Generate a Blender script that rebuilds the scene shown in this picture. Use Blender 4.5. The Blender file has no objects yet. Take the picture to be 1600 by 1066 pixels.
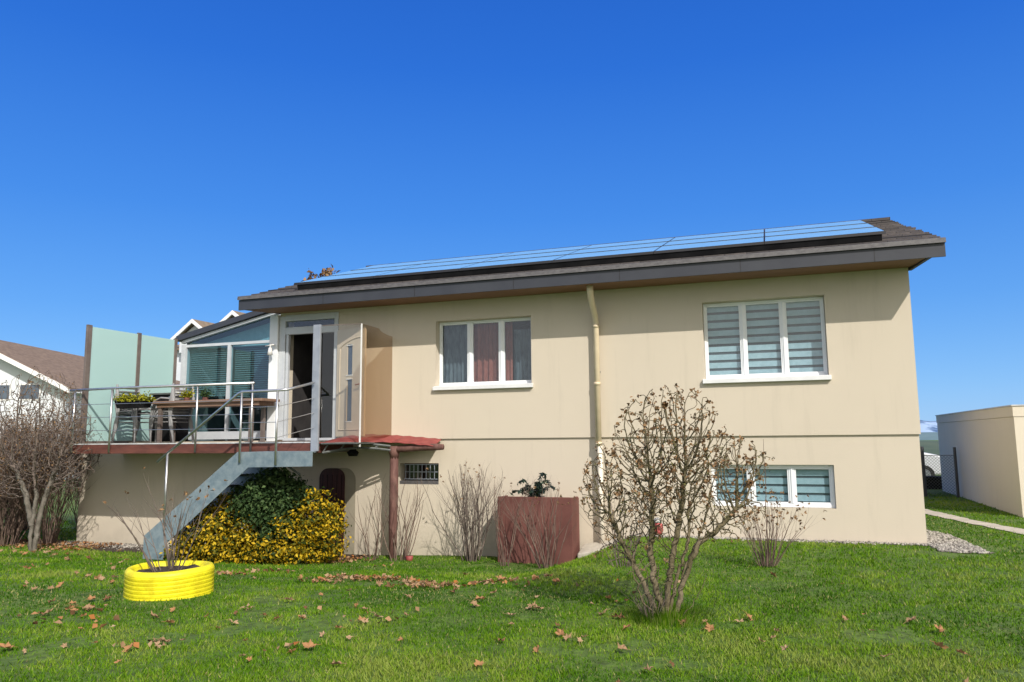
import bpy, bmesh, math, random
import numpy as np
from mathutils import Vector, Matrix

# ------------------------------------------------------------------ camera, sky, sun
scene = bpy.context.scene
COL = scene.collection
F_PX = 1193.0
R_ = Vector((0.94471267, 0.32777151, -0.00915511))
U_ = Vector((0.05042791, -0.11764316, 0.99177473))
W_ = Vector((-0.32399846, 0.93740382, 0.12766781))
cam_d = bpy.data.cameras.new('camera')
cam = bpy.data.objects.new('camera', cam_d)
COL.objects.link(cam)
cam.matrix_world = Matrix(((R_.x, U_.x, -W_.x, 0), (R_.y, U_.y, -W_.y, 0), (R_.z, U_.z, -W_.z, 0), (0, 0, 0, 1)))
cam_d.sensor_width = 36.0
cam_d.lens = F_PX / 1600 * 36
cam_d.clip_start = 0.1
cam_d.clip_end = 20000
scene.camera = cam

SUN = Vector((0.64, -0.70, 0.745)).normalized()
world = bpy.data.worlds.new('World')
scene.world = world
world.use_nodes = True
wn = world.node_tree.nodes
wl = world.node_tree.links
for n in list(wn):
    wn.remove(n)
sky = wn.new('ShaderNodeTexSky')
sky.sky_type = 'NISHITA'
sky.sun_disc = False
sky.sun_elevation = math.asin(SUN.z)
sky.sun_rotation = math.atan2(SUN.x, SUN.y)
sky.altitude = 600
sky.air_density = 1.0
sky.dust_density = 0.35
sky.ozone_density = 3.5
hs = wn.new('ShaderNodeHueSaturation')
hs.inputs['Saturation'].default_value = 1.28
hs.inputs['Hue'].default_value = 0.5
hs.inputs['Value'].default_value = 1.0
bgn = wn.new('ShaderNodeBackground')
bgn.inputs['Strength'].default_value = 0.125
won = wn.new('ShaderNodeOutputWorld')
wl.new(sky.outputs[0], hs.inputs['Color'])
# deep clear-air gradient by elevation, mixed over the Nishita sky
wtc = wn.new('ShaderNodeTexCoord'); wsx = wn.new('ShaderNodeSeparateXYZ')
wl.new(wtc.outputs['Generated'], wsx.inputs[0])
wr = wn.new('ShaderNodeValToRGB')
K = 0.125
def skc(r, g, b): return (r, g, b, 1)
els = wr.color_ramp.elements
els[0].position = 0.0; els[0].color = skc(.27, .55, .97)
els[1].position = 1.0; els[1].color = skc(.010, .07, .40)
for p_, c_ in ((.06, (.205, .49, .96)), (.16, (.115, .37, .92)), (.28, (.058, .265, .86)), (.45, (.024, .165, .74)), (.62, (.014, .11, .60))):
    e_ = els.new(p_); e_.color = skc(*c_)
wl.new(wsx.outputs[2], wr.inputs[0])
wsc = wn.new('ShaderNodeVectorMath'); wsc.operation = 'SCALE'; wsc.inputs['Scale'].default_value = 1/K/1.32
wl.new(wr.outputs[0], wsc.inputs[0])
wmx = wn.new('ShaderNodeMixRGB'); wmx.inputs[0].default_value = .85
wl.new(hs.outputs[0], wmx.inputs[1]); wl.new(wsc.outputs[0], wmx.inputs[2])
# the half of the sky toward the sun (behind the camera) is paler and brighter
wdt = wn.new('ShaderNodeVectorMath'); wdt.operation = 'DOT_PRODUCT'
wdt.inputs[1].default_value = tuple(Vector((SUN.x, SUN.y, .15)).normalized())
wl.new(wtc.outputs['Generated'], wdt.inputs[0])
wmr = wn.new('ShaderNodeMapRange'); wmr.interpolation_type = 'SMOOTHSTEP'
wmr.inputs[1].default_value = -.25; wmr.inputs[2].default_value = .9; wmr.inputs[3].default_value = 0; wmr.inputs[4].default_value = 1
wl.new(wdt.outputs['Value'], wmr.inputs[0])
wpl = wn.new('ShaderNodeMixRGB'); wpl.inputs[2].default_value = (7.9, 7.4, 6.8, 1)
wl.new(wmr.outputs[0], wpl.inputs[0]); wl.new(wmx.outputs[0], wpl.inputs[1])
wl.new(wpl.outputs[0], bgn.inputs[0])
wl.new(bgn.outputs[0], won.inputs[0])

sd = bpy.data.lights.new('sun', 'SUN')
sd.energy = 3.6
sd.angle = math.radians(0.53)
sd.color = (1.0, 0.94, 0.85)
so = bpy.data.objects.new('sun', sd)
COL.objects.link(so)
so.rotation_euler = SUN.to_track_quat('Z', 'Y').to_euler()

vs = scene.view_settings
vs.view_transform = 'Standard'
vs.look = 'None'
vs.exposure = 0.35
vs.gamma = 1.0
scene.render.engine = 'CYCLES'
try:
    scene.cycles.max_bounces = 6
    scene.cycles.transparent_max_bounces = 12
except Exception:
    pass

# ------------------------------------------------------------------ helpers
def ss(t):
    t = max(0.0, min(1.0, t))
    return t * t * (3 - 2 * t)

def gz(X, Y):
    """ground height"""
    t = ss((Y - 6.5) / 5.5)
    w = .9 + max(0, 12 - Y) * .3
    s = ss((-2.22 - X) / w)
    d = .45 - .07 * ss((X + 7.5) / 2.5)
    drop = ss((Y - 26) / 110) * 12
    return -1.6 + t * (.05 * (1 - s) - d * s) - drop

class MB:
    def __init__(s):
        s.v = []; s.f = []; s.m = []
    def add(s, vs_, fs, mi=0):
        b = len(s.v)
        s.v += [tuple(v) for v in vs_]
        for f in fs:
            s.f.append(tuple(b + i for i in f)); s.m.append(mi)
        return s
    def box(s, x0, x1, y0, y1, z0, z1, mi=0):
        vs_ = [(x0,y0,z0),(x1,y0,z0),(x1,y1,z0),(x0,y1,z0),(x0,y0,z1),(x1,y0,z1),(x1,y1,z1),(x0,y1,z1)]
        return s.add(vs_, [(0,3,2,1),(4,5,6,7),(0,1,5,4),(1,2,6,5),(2,3,7,6),(3,0,4,7)], mi)
    def quad(s, a, b, c, d, mi=0):
        return s.add([a, b, c, d], [(0,1,2,3)], mi)
    def hexa(s, p, mi=0):
        return s.add(p, [(0,3,2,1),(4,5,6,7),(0,1,5,4),(1,2,6,5),(2,3,7,6),(3,0,4,7)], mi)
    def prism(s, poly, axis, a, b, mi=0):
        """extrude a 2-D polygon along an axis ('x','y','z') from a to b"""
        def mk(p, t):
            if axis == 'y': return (p[0], t, p[1])
            if axis == 'x': return (t, p[0], p[1])
            return (p[0], p[1], t)
        n = len(poly)
        vs_ = [mk(p, a) for p in poly] + [mk(p, b) for p in poly]
        fs = [tuple(range(n)), tuple(range(2*n-1, n-1, -1))]
        fs += [(i, i+n, (i+1) % n + n, (i+1) % n) for i in range(n)]
        return s.add(vs_, fs, mi)
    def tube(s, pts, rad, n=8, mi=0, cap=True):
        pts = [Vector(p) for p in pts]
        if not hasattr(rad, '__len__'):
            rad = [rad] * len(pts)
        b = len(s.v)
        prev = None
        for i, p in enumerate(pts):
            if i == 0: d = pts[1] - p
            elif i == len(pts) - 1: d = p - pts[i-1]
            else: d = (pts[i+1] - p).normalized() + (p - pts[i-1]).normalized()
            if d.length < 1e-9: d = Vector((0,0,1))
            d.normalize()
            if prev is None:
                a = Vector((0,0,1)) if abs(d.z) < .9 else Vector((1,0,0))
                u = d.cross(a).normalized()
            else:
                u = (prev - d * prev.dot(d))
                u = u.normalized() if u.length > 1e-6 else d.cross(Vector((0,0,1))).normalized()
            prev = u
            w = d.cross(u)
            for k in range(n):
                t = 2 * math.pi * k / n
                s.v.append(tuple(p + (u * math.cos(t) + w * math.sin(t)) * rad[i]))
        for i in range(len(pts) - 1):
            for k in range(n):
                k2 = (k+1) % n
                s.f.append((b+i*n+k, b+i*n+k2, b+(i+1)*n+k2, b+(i+1)*n+k)); s.m.append(mi)
        if cap:
            s.f.append(tuple(b + k for k in range(n-1, -1, -1))); s.m.append(mi)
            e = b + (len(pts)-1)*n
            s.f.append(tuple(e + k for k in range(n))); s.m.append(mi)
        return s
    def build(s, name, mat, parent=None, smooth=False, bevel=0.0, local=False):
        me = bpy.data.meshes.new(name)
        me.from_pydata(s.v, [], s.f)
        mats = mat if isinstance(mat, (list, tuple)) else [mat]
        for m in mats: me.materials.append(m)
        if len(mats) > 1:
            me.polygons.foreach_set('material_index', s.m)
        if smooth:
            me.polygons.foreach_set('use_smooth', [True] * len(me.polygons))
        me.update()
        o = bpy.data.objects.new(name, me)
        COL.objects.link(o)
        if parent is not None:
            o.parent = parent
            o.matrix_parent_inverse = Matrix.Translation(parent.location).inverted() if (parent.type == 'EMPTY' and not local) else Matrix()
        if bevel > 0:
            b = o.modifiers.new('bevel', 'BEVEL'); b.width = bevel; b.segments = 2; b.limit_method = 'ANGLE'
        return o

def tag(o, label=None, cat=None, group=None, kind=None):
    if label: o['label'] = label
    if cat: o['category'] = cat
    if group: o['group'] = group
    if kind: o['kind'] = kind
    return o

def thing(name, loc, label, cat, group=None):
    o = bpy.data.objects.new(name, None)
    COL.objects.link(o)
    o.location = loc
    o.empty_display_size = .2
    return tag(o, label, cat, group)

def dup(root, loc, label=None):
    r = root.copy(); COL.objects.link(r); r.location = loc
    if label: r['label'] = label
    for ch in list(root.children):
        c = ch.copy(); COL.objects.link(c); c.parent = r
        for g in ch.children:
            d = g.copy(); COL.objects.link(d); d.parent = c
    return r

# ------------------------------------------------------------------ materials
def newmat(name):
    m = bpy.data.materials.new(name); m.use_nodes = True
    nt = m.node_tree
    b = nt.nodes['Principled BSDF']
    return m, nt, b

def N(nt, t, **kw):
    n = nt.nodes.new(t)
    for k, v in kw.items():
        if k in n.inputs: n.inputs[k].default_value = v
        else: setattr(n, k, v)
    return n

def pmat(name, c1, c2=None, rough=.7, scale=4.0, detail=6.0, bump=0.0, bscale=None, metal=0.0, stretch=(1,1,1), spec=None, lo=.35, hi=.65, coat=0.0):
    """noise-mottled material with optional bump"""
    m, nt, b = newmat(name)
    L = nt.links
    tc = N(nt, 'ShaderNodeTexCoord'); mp = N(nt, 'ShaderNodeMapping')
    mp.inputs['Scale'].default_value = stretch
    L.new(tc.outputs['Object'], mp.inputs[0])
    no = N(nt, 'ShaderNodeTexNoise', Scale=scale, Detail=detail, Roughness=.6)
    L.new(mp.outputs[0], no.inputs['Vector'])
    cr = N(nt, 'ShaderNodeValToRGB')
    cr.color_ramp.elements[0].position = lo; cr.color_ramp.elements[1].position = hi
    cr.color_ramp.elements[0].color = (*c1, 1); cr.color_ramp.elements[1].color = (*(c2 or c1), 1)
    L.new(no.outputs[0], cr.inputs[0]); L.new(cr.outputs[0], b.inputs['Base Color'])
    b.inputs['Roughness'].default_value = rough
    b.inputs['Metallic'].default_value = metal
    if spec is not None: b.inputs['Specular IOR Level'].default_value = spec
    if coat: b.inputs['Coat Weight'].default_value = coat
    if bump > 0:
        n2 = N(nt, 'ShaderNodeTexNoise', Scale=bscale or scale*6, Detail=5.0)
        L.new(mp.outputs[0], n2.inputs['Vector'])
        bp = N(nt, 'ShaderNodeBump', Strength=bump, Distance=.02)
        L.new(n2.outputs[0], bp.inputs['Height']); L.new(bp.outputs[0], b.inputs['Normal'])
    return m

def stucco(name, base, dirt):
    m, nt, b = newmat(name); L = nt.links
    tc = N(nt, 'ShaderNodeTexCoord')
    n1 = N(nt, 'ShaderNodeTexNoise', Scale=.6, Detail=4.0, Roughness=.6)
    n2 = N(nt, 'ShaderNodeTexNoise', Scale=160.0, Detail=3.0)
    mp = N(nt, 'ShaderNodeMapping'); mp.inputs['Scale'].default_value = (2.6, 2.6, .25)
    n3 = N(nt, 'ShaderNodeTexNoise', Scale=2.2, Detail=5.0, Roughness=.65)
    L.new(tc.outputs['Object'], n1.inputs['Vector']); L.new(tc.outputs['Object'], n2.inputs['Vector'])
    L.new(tc.outputs['Object'], mp.inputs[0]); L.new(mp.outputs[0], n3.inputs['Vector'])
    mx = N(nt, 'ShaderNodeMixRGB'); mx.inputs[1].default_value = (*base, 1)
    mx.inputs[2].default_value = (*[c*.89 for c in base], 1)
    L.new(n1.outputs[0], mx.inputs[0])
    # vertical weather streaks
    cr = N(nt, 'ShaderNodeValToRGB'); cr.color_ramp.elements[0].position = .55; cr.color_ramp.elements[1].position = .85
    L.new(n3.outputs[0], cr.inputs[0])
    m3 = N(nt, 'ShaderNodeMath', operation='MULTIPLY'); m3.inputs[1].default_value = .5
    L.new(cr.outputs[0], m3.inputs[0])
    mx2 = N(nt, 'ShaderNodeMixRGB'); mx2.inputs[2].default_value = (*dirt, 1)
    L.new(m3.outputs[0], mx2.inputs[0]); L.new(mx.outputs[0], mx2.inputs[1])
    # splash dirt at the foot of the wall (a real stain band with a ragged edge)
    sx = N(nt, 'ShaderNodeSeparateXYZ'); L.new(tc.outputs['Object'], sx.inputs[0])
    n4 = N(nt, 'ShaderNodeTexNoise', Scale=5.0, Detail=6.0); L.new(tc.outputs['Object'], n4.inputs['Vector'])
    mr = N(nt, 'ShaderNodeMapRange'); mr.inputs[1].default_value = -1.98; mr.inputs[2].default_value = -1.45
    mr.inputs[3].default_value = .8; mr.inputs[4].default_value = 0.0
    L.new(sx.outputs[2], mr.inputs[0])
    mm = N(nt, 'ShaderNodeMath', operation='MULTIPLY'); L.new(mr.outputs[0], mm.inputs[0]); L.new(n4.outputs[0], mm.inputs[1])
    mx3 = N(nt, 'ShaderNodeMixRGB'); mx3.inputs[2].default_value = (*[d*.75 for d in dirt], 1)
    L.new(mm.outputs[0], mx3.inputs[0]); L.new(mx2.outputs[0], mx3.inputs[1])
    L.new(mx3.outputs[0], b.inputs['Base Color'])
    b.inputs['Roughness'].default_value = .93
    b.inputs['Specular IOR Level'].default_value = .2
    bp = N(nt, 'ShaderNodeBump', Strength=.6, Distance=.01)
    L.new(n2.outputs[0], bp.inputs['Height']); L.new(bp.outputs[0], b.inputs['Normal'])
    return m

def glass(name, tint=(.9,.95,.95), refl=1.0, rough=0.0, ior=1.5):
    m, nt, b = newmat(name); L = nt.links
    nt.nodes.remove(b)
    out = nt.nodes['Material Output']
    t = N(nt, 'ShaderNodeBsdfTransparent'); t.inputs[0].default_value = (*tint, 1)
    g = N(nt, 'ShaderNodeBsdfGlossy'); g.inputs['Roughness'].default_value = rough
    fr = N(nt, 'ShaderNodeFresnel'); fr.inputs[0].default_value = ior
    ge = N(nt, 'ShaderNodeNewGeometry'); io = N(nt, 'ShaderNodeMapRange'); io.inputs[3].default_value = ior; io.inputs[4].default_value = 1/ior
    L.new(ge.outputs['Backfacing'], io.inputs[0]); L.new(io.outputs[0], fr.inputs[0])
    mu = N(nt, 'ShaderNodeMath', operation='MULTIPLY'); mu.inputs[1].default_value = refl; mu.use_clamp = True
    L.new(fr.outputs[0], mu.inputs[0])
    mx = N(nt, 'ShaderNodeMixShader')
    L.new(mu.outputs[0], mx.inputs[0]); L.new(t.outputs[0], mx.inputs[1]); L.new(g.outputs[0], mx.inputs[2])
    L.new(mx.outputs[0], out.inputs[0])
    return m

def leafmat(name, cols, rough=.55, trans=.3):
    """foliage: colour from a per-face random attribute"""
    m, nt, b = newmat(name); L = nt.links
    at = N(nt, 'ShaderNodeAttribute'); at.attribute_name = 'rnd'
    cr = N(nt, 'ShaderNodeValToRGB')
    els = cr.color_ramp.elements
    n = len(cols)
    els[0].position = 0; els[0].color = (*cols[0], 1)
    els[1].position = 1; els[1].color = (*cols[-1], 1)
    for i in range(1, n-1):
        e = els.new(i/(n-1)); e.color = (*cols[i], 1)
    L.new(at.outputs['Fac'], cr.inputs[0])
    L.new(cr.outputs[0], b.inputs['Base Color'])
    b.inputs['Roughness'].default_value = rough
    b.inputs['Specular IOR Level'].default_value = .12
    if trans > 0:
        tr = N(nt, 'ShaderNodeBsdfTranslucent'); L.new(cr.outputs[0], tr.inputs[0])
        mx = N(nt, 'ShaderNodeMixShader'); mx.inputs[0].default_value = trans
        L.new(b.outputs[0], mx.inputs[1]); L.new(tr.outputs[0], mx.inputs[2])
        L.new(mx.outputs[0], nt.nodes['Material Output'].inputs[0])
    return m

M = {}
M['wall'] = stucco('cream_stucco', (.63,.56,.455), (.46,.41,.33))
M['garage'] = stucco('garage_stucco', (.72,.66,.56), (.58,.53,.45))
M['white'] = pmat('white_upvc', (.74,.77,.80), (.80,.82,.84), rough=.35, scale=3)
M['offwhite'] = pmat('grey_white_frame', (.46,.49,.53), (.54,.57,.60), rough=.4, scale=4)
M['sillw'] = pmat('white_sill', (.66,.67,.68), (.74,.75,.76), rough=.45, scale=6)
M['fascia'] = pmat('anthracite_sheet', (.030,.033,.045), (.042,.046,.058), rough=.5, scale=1.2, bump=.05)
M['flash'] = pmat('grey_eaves_flashing', (.065,.062,.065), (.115,.11,.11), rough=.6, scale=30, bump=.2, stretch=(.4,1,1))
M['soffit'] = pmat('brown_soffit_boards', (.17,.085,.045), (.24,.12,.065), rough=.65, scale=9, stretch=(.2,6,1))
M['seam'] = pmat('dark_seam', (.015,.015,.018), rough=.6)
M['panel'] = pmat('sky_reflection_cells', (.22,.46,.66), (.26,.50,.70), rough=.18, scale=2)  # light blue sky reflection put into the base colour
M['panelframe'] = pmat('black_aluminium', (.02,.02,.024), rough=.45)
M['rustred'] = pmat('red_brown_board', (.085,.028,.021), (.15,.050,.036), rough=.7, scale=5, bump=.25, stretch=(.6,1,2.5))
M['steel'] = pmat('brushed_steel', (.50,.51,.52), (.62,.63,.64), rough=.32, metal=.85, scale=14)
M['galv'] = pmat('galvanised_steel', (.15,.21,.25), (.25,.31,.34), rough=.55, metal=.25, scale=9, bump=.1)
M['alu'] = pmat('grey_aluminium_post', (.28,.31,.36), (.36,.39,.44), rough=.5, metal=.3, scale=5)
M['bronzepost'] = pmat('brown_grey_post', (.12,.095,.085), (.17,.14,.125), rough=.5, scale=6)
M['trim'] = pmat('deck_edge_trim', (.42,.43,.45), (.6,.61,.62), rough=.5, scale=8)
M['plank'] = pmat('weathered_deck_planks', (.16,.13,.11), (.26,.22,.19), rough=.8, scale=4, stretch=(.4,8,1), bump=.2)
M['darkroom'] = pmat('shade_dark_interior', (.02,.018,.02), (.035,.032,.032), rough=.9)  # near-black colour stands in for the shade inside the rooms
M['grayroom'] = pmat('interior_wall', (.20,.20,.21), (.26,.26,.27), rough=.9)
M['pipe'] = pmat('cream_downpipe', (.62,.52,.36), (.70,.60,.43), rough=.45, scale=5)
M['pipew'] = pmat('white_downpipe', (.66,.60,.50), (.74,.68,.58), rough=.5, scale=5)
M['doorbeige'] = pmat('beige_door_leaf', (.50,.43,.33), (.56,.48,.37), rough=.5, scale=3)
M['doorshade'] = pmat('recess_shaded_beige_panel', (.27,.24,.18), (.31,.28,.21), rough=.7, scale=3)  # grey-beige panel, darkened in colour for the shade of a recess
M['copper'] = pmat('copper_handle', (.42,.15,.07), (.55,.22,.11), rough=.35, metal=.8, scale=20)
M['darkwood'] = pmat('dark_red_wood_door', (.035,.010,.009), (.07,.022,.018), rough=.5, scale=6, stretch=(5,1,.4))
M['redroof'] = pmat('red_canopy_sheet', (.19,.03,.03), (.30,.065,.058), rough=.65, scale=7, bump=.15)
M['reddust'] = pmat('brown_timber_post', (.085,.035,.03), (.17,.085,.07), rough=.8, scale=12, stretch=(1,1,.3), bump=.4)
M['greysteel'] = pmat('dull_grey_steel', (.075,.08,.08), (.13,.14,.135), rough=.6, metal=.3, scale=11)
M['brownbox'] = pmat('faded_brown_panel', (.105,.035,.028), (.165,.062,.05), rough=.8, scale=2.2, bump=.15, bscale=60)
M['blind'] = pmat('pale_blind_fabric', (.33,.44,.48), (.41,.52,.56), rough=.9, scale=10)
M['tealblind'] = pmat('blue_grey_slats', (.13,.20,.22), (.19,.27,.29), rough=.7, scale=4)
M['sheer'] = pmat('dark_sheer_fabric', (.055,.07,.085), (.09,.11,.13), rough=.9, scale=2.5)
M['curtred'] = pmat('red_brown_curtain', (.21,.055,.038), (.27,.085,.06), rough=.9, scale=8)
M['curtgrey'] = pmat('grey_lace_curtain', (.05,.065,.078), (.14,.165,.18), rough=.95, scale=9, stretch=(1.6,1,.5), lo=.35, hi=.7)
M['chair'] = pmat('grey_metal_chair', (.20,.20,.205), (.28,.28,.285), rough=.45, scale=6)
M['black'] = pmat('black_plastic_and_shade', (.007,.007,.008), (.014,.014,.015), rough=.8, spec=.1)
M['tablewood'] = pmat('brown_table_wood', (.19,.11,.075), (.27,.17,.12), rough=.55, scale=6, stretch=(.5,6,1))
M['soil'] = pmat('dark_soil', (.03,.02,.014), (.07,.05,.035), rough=.95, scale=30, bump=.6)
M['concrete'] = pmat('pale_concrete', (.36,.33,.28), (.50,.46,.39), rough=.9, scale=5, bump=.3)
M['glass'] = glass('window_glass', (.91,.96,.98), 1.35)
M['sunglass'] = glass('sunroom_glass', (.76,.90,.93), 1.7)
M['bronzeglass'] = glass('bronze_glass', (.86,.79,.71), 1.2)
M['clearglass'] = glass('clear_glass', (.95,.95,.94), 1.0)
M['farroof'] = pmat('brown_roof_tiles', (.15,.105,.072), (.23,.165,.115), rough=.85, scale=2.5, stretch=(1,1,3))
M['farroof2'] = pmat('grey_brown_roof_tiles', (.17,.13,.085), (.25,.19,.13), rough=.85, scale=2.5)
M['farwall'] = pmat('white_render', (.62,.66,.70), (.72,.75,.79), rough=.9, scale=.8)
M['farbarge'] = pmat('white_bargeboard', (.78,.78,.78), rough=.7)
M['farglass'] = pmat('far_window_glass', (.05,.07,.10), (.10,.13,.17), rough=.15, scale=1)
M['bark'] = pmat('grey_brown_bark', (.09,.08,.065), (.19,.17,.145), rough=.9, scale=14, bump=.6, stretch=(1,1,.4))
M['mossbark'] = pmat('mossy_bark', (.075,.065,.025), (.20,.16,.105), rough=.9, scale=6, bump=.7, stretch=(1,1,.5))
M['twig'] = pmat('grey_red_twigs', (.09,.07,.06), (.19,.15,.125), rough=.85, scale=6)
M['twigred'] = pmat('brown_twigs', (.085,.052,.042), (.20,.14,.11), rough=.85, scale=4)
M['snow'] = pmat('snow_and_rock', (.06,.12,.24), (.32,.44,.62), rough=.9, scale=.0045, detail=8, lo=.44, hi=.54)
M['farhill'] = pmat('haze_tinted_wooded_hills', (.10,.17,.19), (.15,.23,.24), rough=.95, scale=.004)  # blue-green haze of distance put into the base colour
M['hill'] = pmat('wooded_hill', (.045,.075,.05), (.09,.12,.07), rough=.95, scale=.02)
M['carwhite'] = pmat('white_car_paint', (.62,.64,.67), rough=.25, coat=.5)
M['carglass'] = pmat('car_window', (.02,.025,.03), rough=.08)
M['tyre'] = pmat('black_rubber', (.02,.02,.02), rough=.85)
M['lamp'] = pmat('white_lamp_plastic', (.7,.7,.68), rough=.4)

M['redfeeder'] = pmat('pale_red_plastic', (.45,.08,.08), (.6,.16,.15), rough=.5)
# frosted mint glass: lit on the sun side, glows softly
m, nt, b = newmat('frosted_mint_glass')
b.inputs['Base Color'].default_value = (.55, .79, .77, 1); b.inputs['Roughness'].default_value = .3; b.inputs['Coat Weight'].default_value = .8; b.inputs['Coat Roughness'].default_value = .06
tr = N(nt, 'ShaderNodeBsdfTranslucent'); tr.inputs[0].default_value = (.5,.7,.66,1)
mx = N(nt, 'ShaderNodeMixShader'); mx.inputs[0].default_value = .3
nt.links.new(b.outputs[0], mx.inputs[1]); nt.links.new(tr.outputs[0], mx.inputs[2])
nt.links.new(mx.outputs[0], nt.nodes['Material Output'].inputs[0])
M['frost'] = m

# yellow painted tyre
m, nt, b = newmat('yellow_paint'); L = nt.links
tc = N(nt, 'ShaderNodeTexCoord')
n1 = N(nt, 'ShaderNodeTexNoise', Scale=6.0, Detail=8.0, Roughness=.7); n2 = N(nt, 'ShaderNodeTexNoise', Scale=26.0, Detail=6.0)
L.new(tc.outputs['Object'], n1.inputs['Vector']); L.new(tc.outputs['Object'], n2.inputs['Vector'])
c1 = N(nt, 'ShaderNodeValToRGB'); c1.color_ramp.elements[0].color = (.62,.52,.01,1); c1.color_ramp.elements[1].color = (.84,.76,.015,1)
c1.color_ramp.elements[0].position = .35; c1.color_ramp.elements[1].position = .6
L.new(n1.outputs[0], c1.inputs[0])
c2 = N(nt, 'ShaderNodeValToRGB'); c2.color_ramp.elements[0].color = (0,0,0,1); c2.color_ramp.elements[1].color = (1,1,1,1)
c2.color_ramp.elements[0].position = .62; c2.color_ramp.elements[1].position = .74
L.new(n2.outputs[0], c2.inputs[0])
sx = N(nt, 'ShaderNodeSeparateXYZ'); L.new(tc.outputs['Object'], sx.inputs[0])
mr = N(nt, 'ShaderNodeMapRange'); mr.inputs[1].default_value = -1.62; mr.inputs[2].default_value = -1.50; mr.inputs[3].default_value = .75; mr.inputs[4].default_value = .12
L.new(sx.outputs[2], mr.inputs[0])
mm = N(nt, 'ShaderNodeMath', operation='MULTIPLY'); L.new(c2.outputs[0], mm.inputs[0]); L.new(mr.outputs[0], mm.inputs[1])
mx = N(nt, 'ShaderNodeMixRGB'); mx.inputs[2].default_value = (.10,.08,.03,1)
L.new(mm.outputs[0], mx.inputs[0]); L.new(c1.outputs[0], mx.inputs[1]); L.new(mx.outputs[0], b.inputs['Base Color'])
b.inputs['Roughness'].default_value = .5
bp = N(nt, 'ShaderNodeBump', Strength=.35, Distance=.01); L.new(n2.outputs[0], bp.inputs['Height']); L.new(bp.outputs[0], b.inputs['Normal'])
M['yellow'] = m

# roof slates: staggered joints
m, nt, b = newmat('fibre_cement_slates'); L = nt.links
tc = N(nt, 'ShaderNodeTexCoord')
bk = N(nt, 'ShaderNodeTexBrick'); bk.offset = .5
bk.inputs['Color1'].default_value = (.045,.040,.040,1); bk.inputs['Color2'].default_value = (.085,.074,.070,1)
bk.inputs['Mortar'].default_value = (.012,.011,.012,1)
bk.inputs['Scale'].default_value = 1.0; bk.inputs['Mortar Size'].default_value = .006
bk.inputs['Brick Width'].default_value = .33; bk.inputs['Row Height'].default_value = .31
L.new(tc.outputs['Object'], bk.inputs['Vector'])
no = N(nt, 'ShaderNodeTexNoise', Scale=9.0, Detail=6.0); L.new(tc.outputs['Object'], no.inputs['Vector'])
mx = N(nt, 'ShaderNodeMixRGB', blend_type='MULTIPLY'); mx.inputs[0].default_value = .6
cr = N(nt, 'ShaderNodeValToRGB'); cr.color_ramp.elements[0].position = .3; cr.color_ramp.elements[1].position = .7
cr.color_ramp.elements[0].color = (.45,.43,.42,1); cr.color_ramp.elements[1].color = (1.4,1.35,1.3,1)
L.new(no.outputs[0], cr.inputs[0]); L.new(bk.outputs[0], mx.inputs[1]); L.new(cr.outputs[0], mx.inputs[2])
L.new(mx.outputs[0], b.inputs['Base Color']); b.inputs['Roughness'].default_value = .75
bp = N(nt, 'ShaderNodeBump', Strength=.5, Distance=.01); L.new(no.outputs[0], bp.inputs['Height']); L.new(bp.outputs[0], b.inputs['Normal'])
M['slate'] = m

# lawn soil/thatch beneath the blades
m, nt, b = newmat('lawn_ground'); L = nt.links
tc = N(nt, 'ShaderNodeTexCoord')
n1 = N(nt, 'ShaderNodeTexNoise', Scale=.9, Detail=8.0, Roughness=.7)
n2 = N(nt, 'ShaderNodeTexNoise', Scale=14.0, Detail=6.0)
L.new(tc.outputs['Object'], n1.inputs['Vector']); L.new(tc.outputs['Object'], n2.inputs['Vector'])
c1 = N(nt, 'ShaderNodeValToRGB')
c1.color_ramp.elements[0].position = .35; c1.color_ramp.elements[0].color = (.065,.125,.012,1)
c1.color_ramp.elements[1].position = .7; c1.color_ramp.elements[1].color = (.105,.165,.02,1)
e = c1.color_ramp.elements.new(.8); e.color = (.24,.20,.12,1)
L.new(n1.outputs[0], c1.inputs[0])
c2 = N(nt, 'ShaderNodeValToRGB'); c2.color_ramp.elements[0].position = .3; c2.color_ramp.elements[1].position = .7
c2.color_ramp.elements[0].color = (.5,.5,.5,1); c2.color_ramp.elements[1].color = (1.3,1.3,1.3,1)
L.new(n2.outputs[0], c2.inputs[0])
mx = N(nt, 'ShaderNodeMixRGB', blend_type='MULTIPLY'); mx.inputs[0].default_value = 1
L.new(c1.outputs[0], mx.inputs[1]); L.new(c2.outputs[0], mx.inputs[2]); L.new(mx.outputs[0], b.inputs['Base Color'])
b.inputs['Roughness'].default_value = .95
bp = N(nt, 'ShaderNodeBump', Strength=.8, Distance=.03); L.new(n2.outputs[0], bp.inputs['Height']); L.new(bp.outputs[0], b.inputs['Normal'])
M['lawn'] = m

M['blade'] = leafmat('grass_blades', [(.034,.105,.003), (.068,.172,.005), (.112,.232,.008), (.175,.290,.014), (.33,.32,.12)], trans=.25)
M['leafyellow'] = leafmat('yellow_variegated_leaves', [(.02,.04,.008), (.06,.075,.012), (.17,.15,.012), (.38,.25,.010), (.52,.34,.013), (.60,.43,.03)], trans=.2)
M['leafgreen'] = leafmat('dark_green_leaves', [(.015,.035,.012), (.03,.06,.02), (.05,.09,.03), (.09,.14,.05)], trans=.12)
M['leafplanter'] = leafmat('yellow_green_leaves', [(.10,.12,.01), (.30,.30,.02), (.42,.40,.03)], trans=.2)
M['bud'] = leafmat('withered_buds', [(.08,.045,.022), (.17,.10,.05), (.26,.16,.08), (.32,.20,.10)], trans=.1)
M['moss'] = leafmat('olive_sprouts', [(.06,.07,.02), (.13,.13,.04), (.2,.18,.07)], trans=.1)
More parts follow.
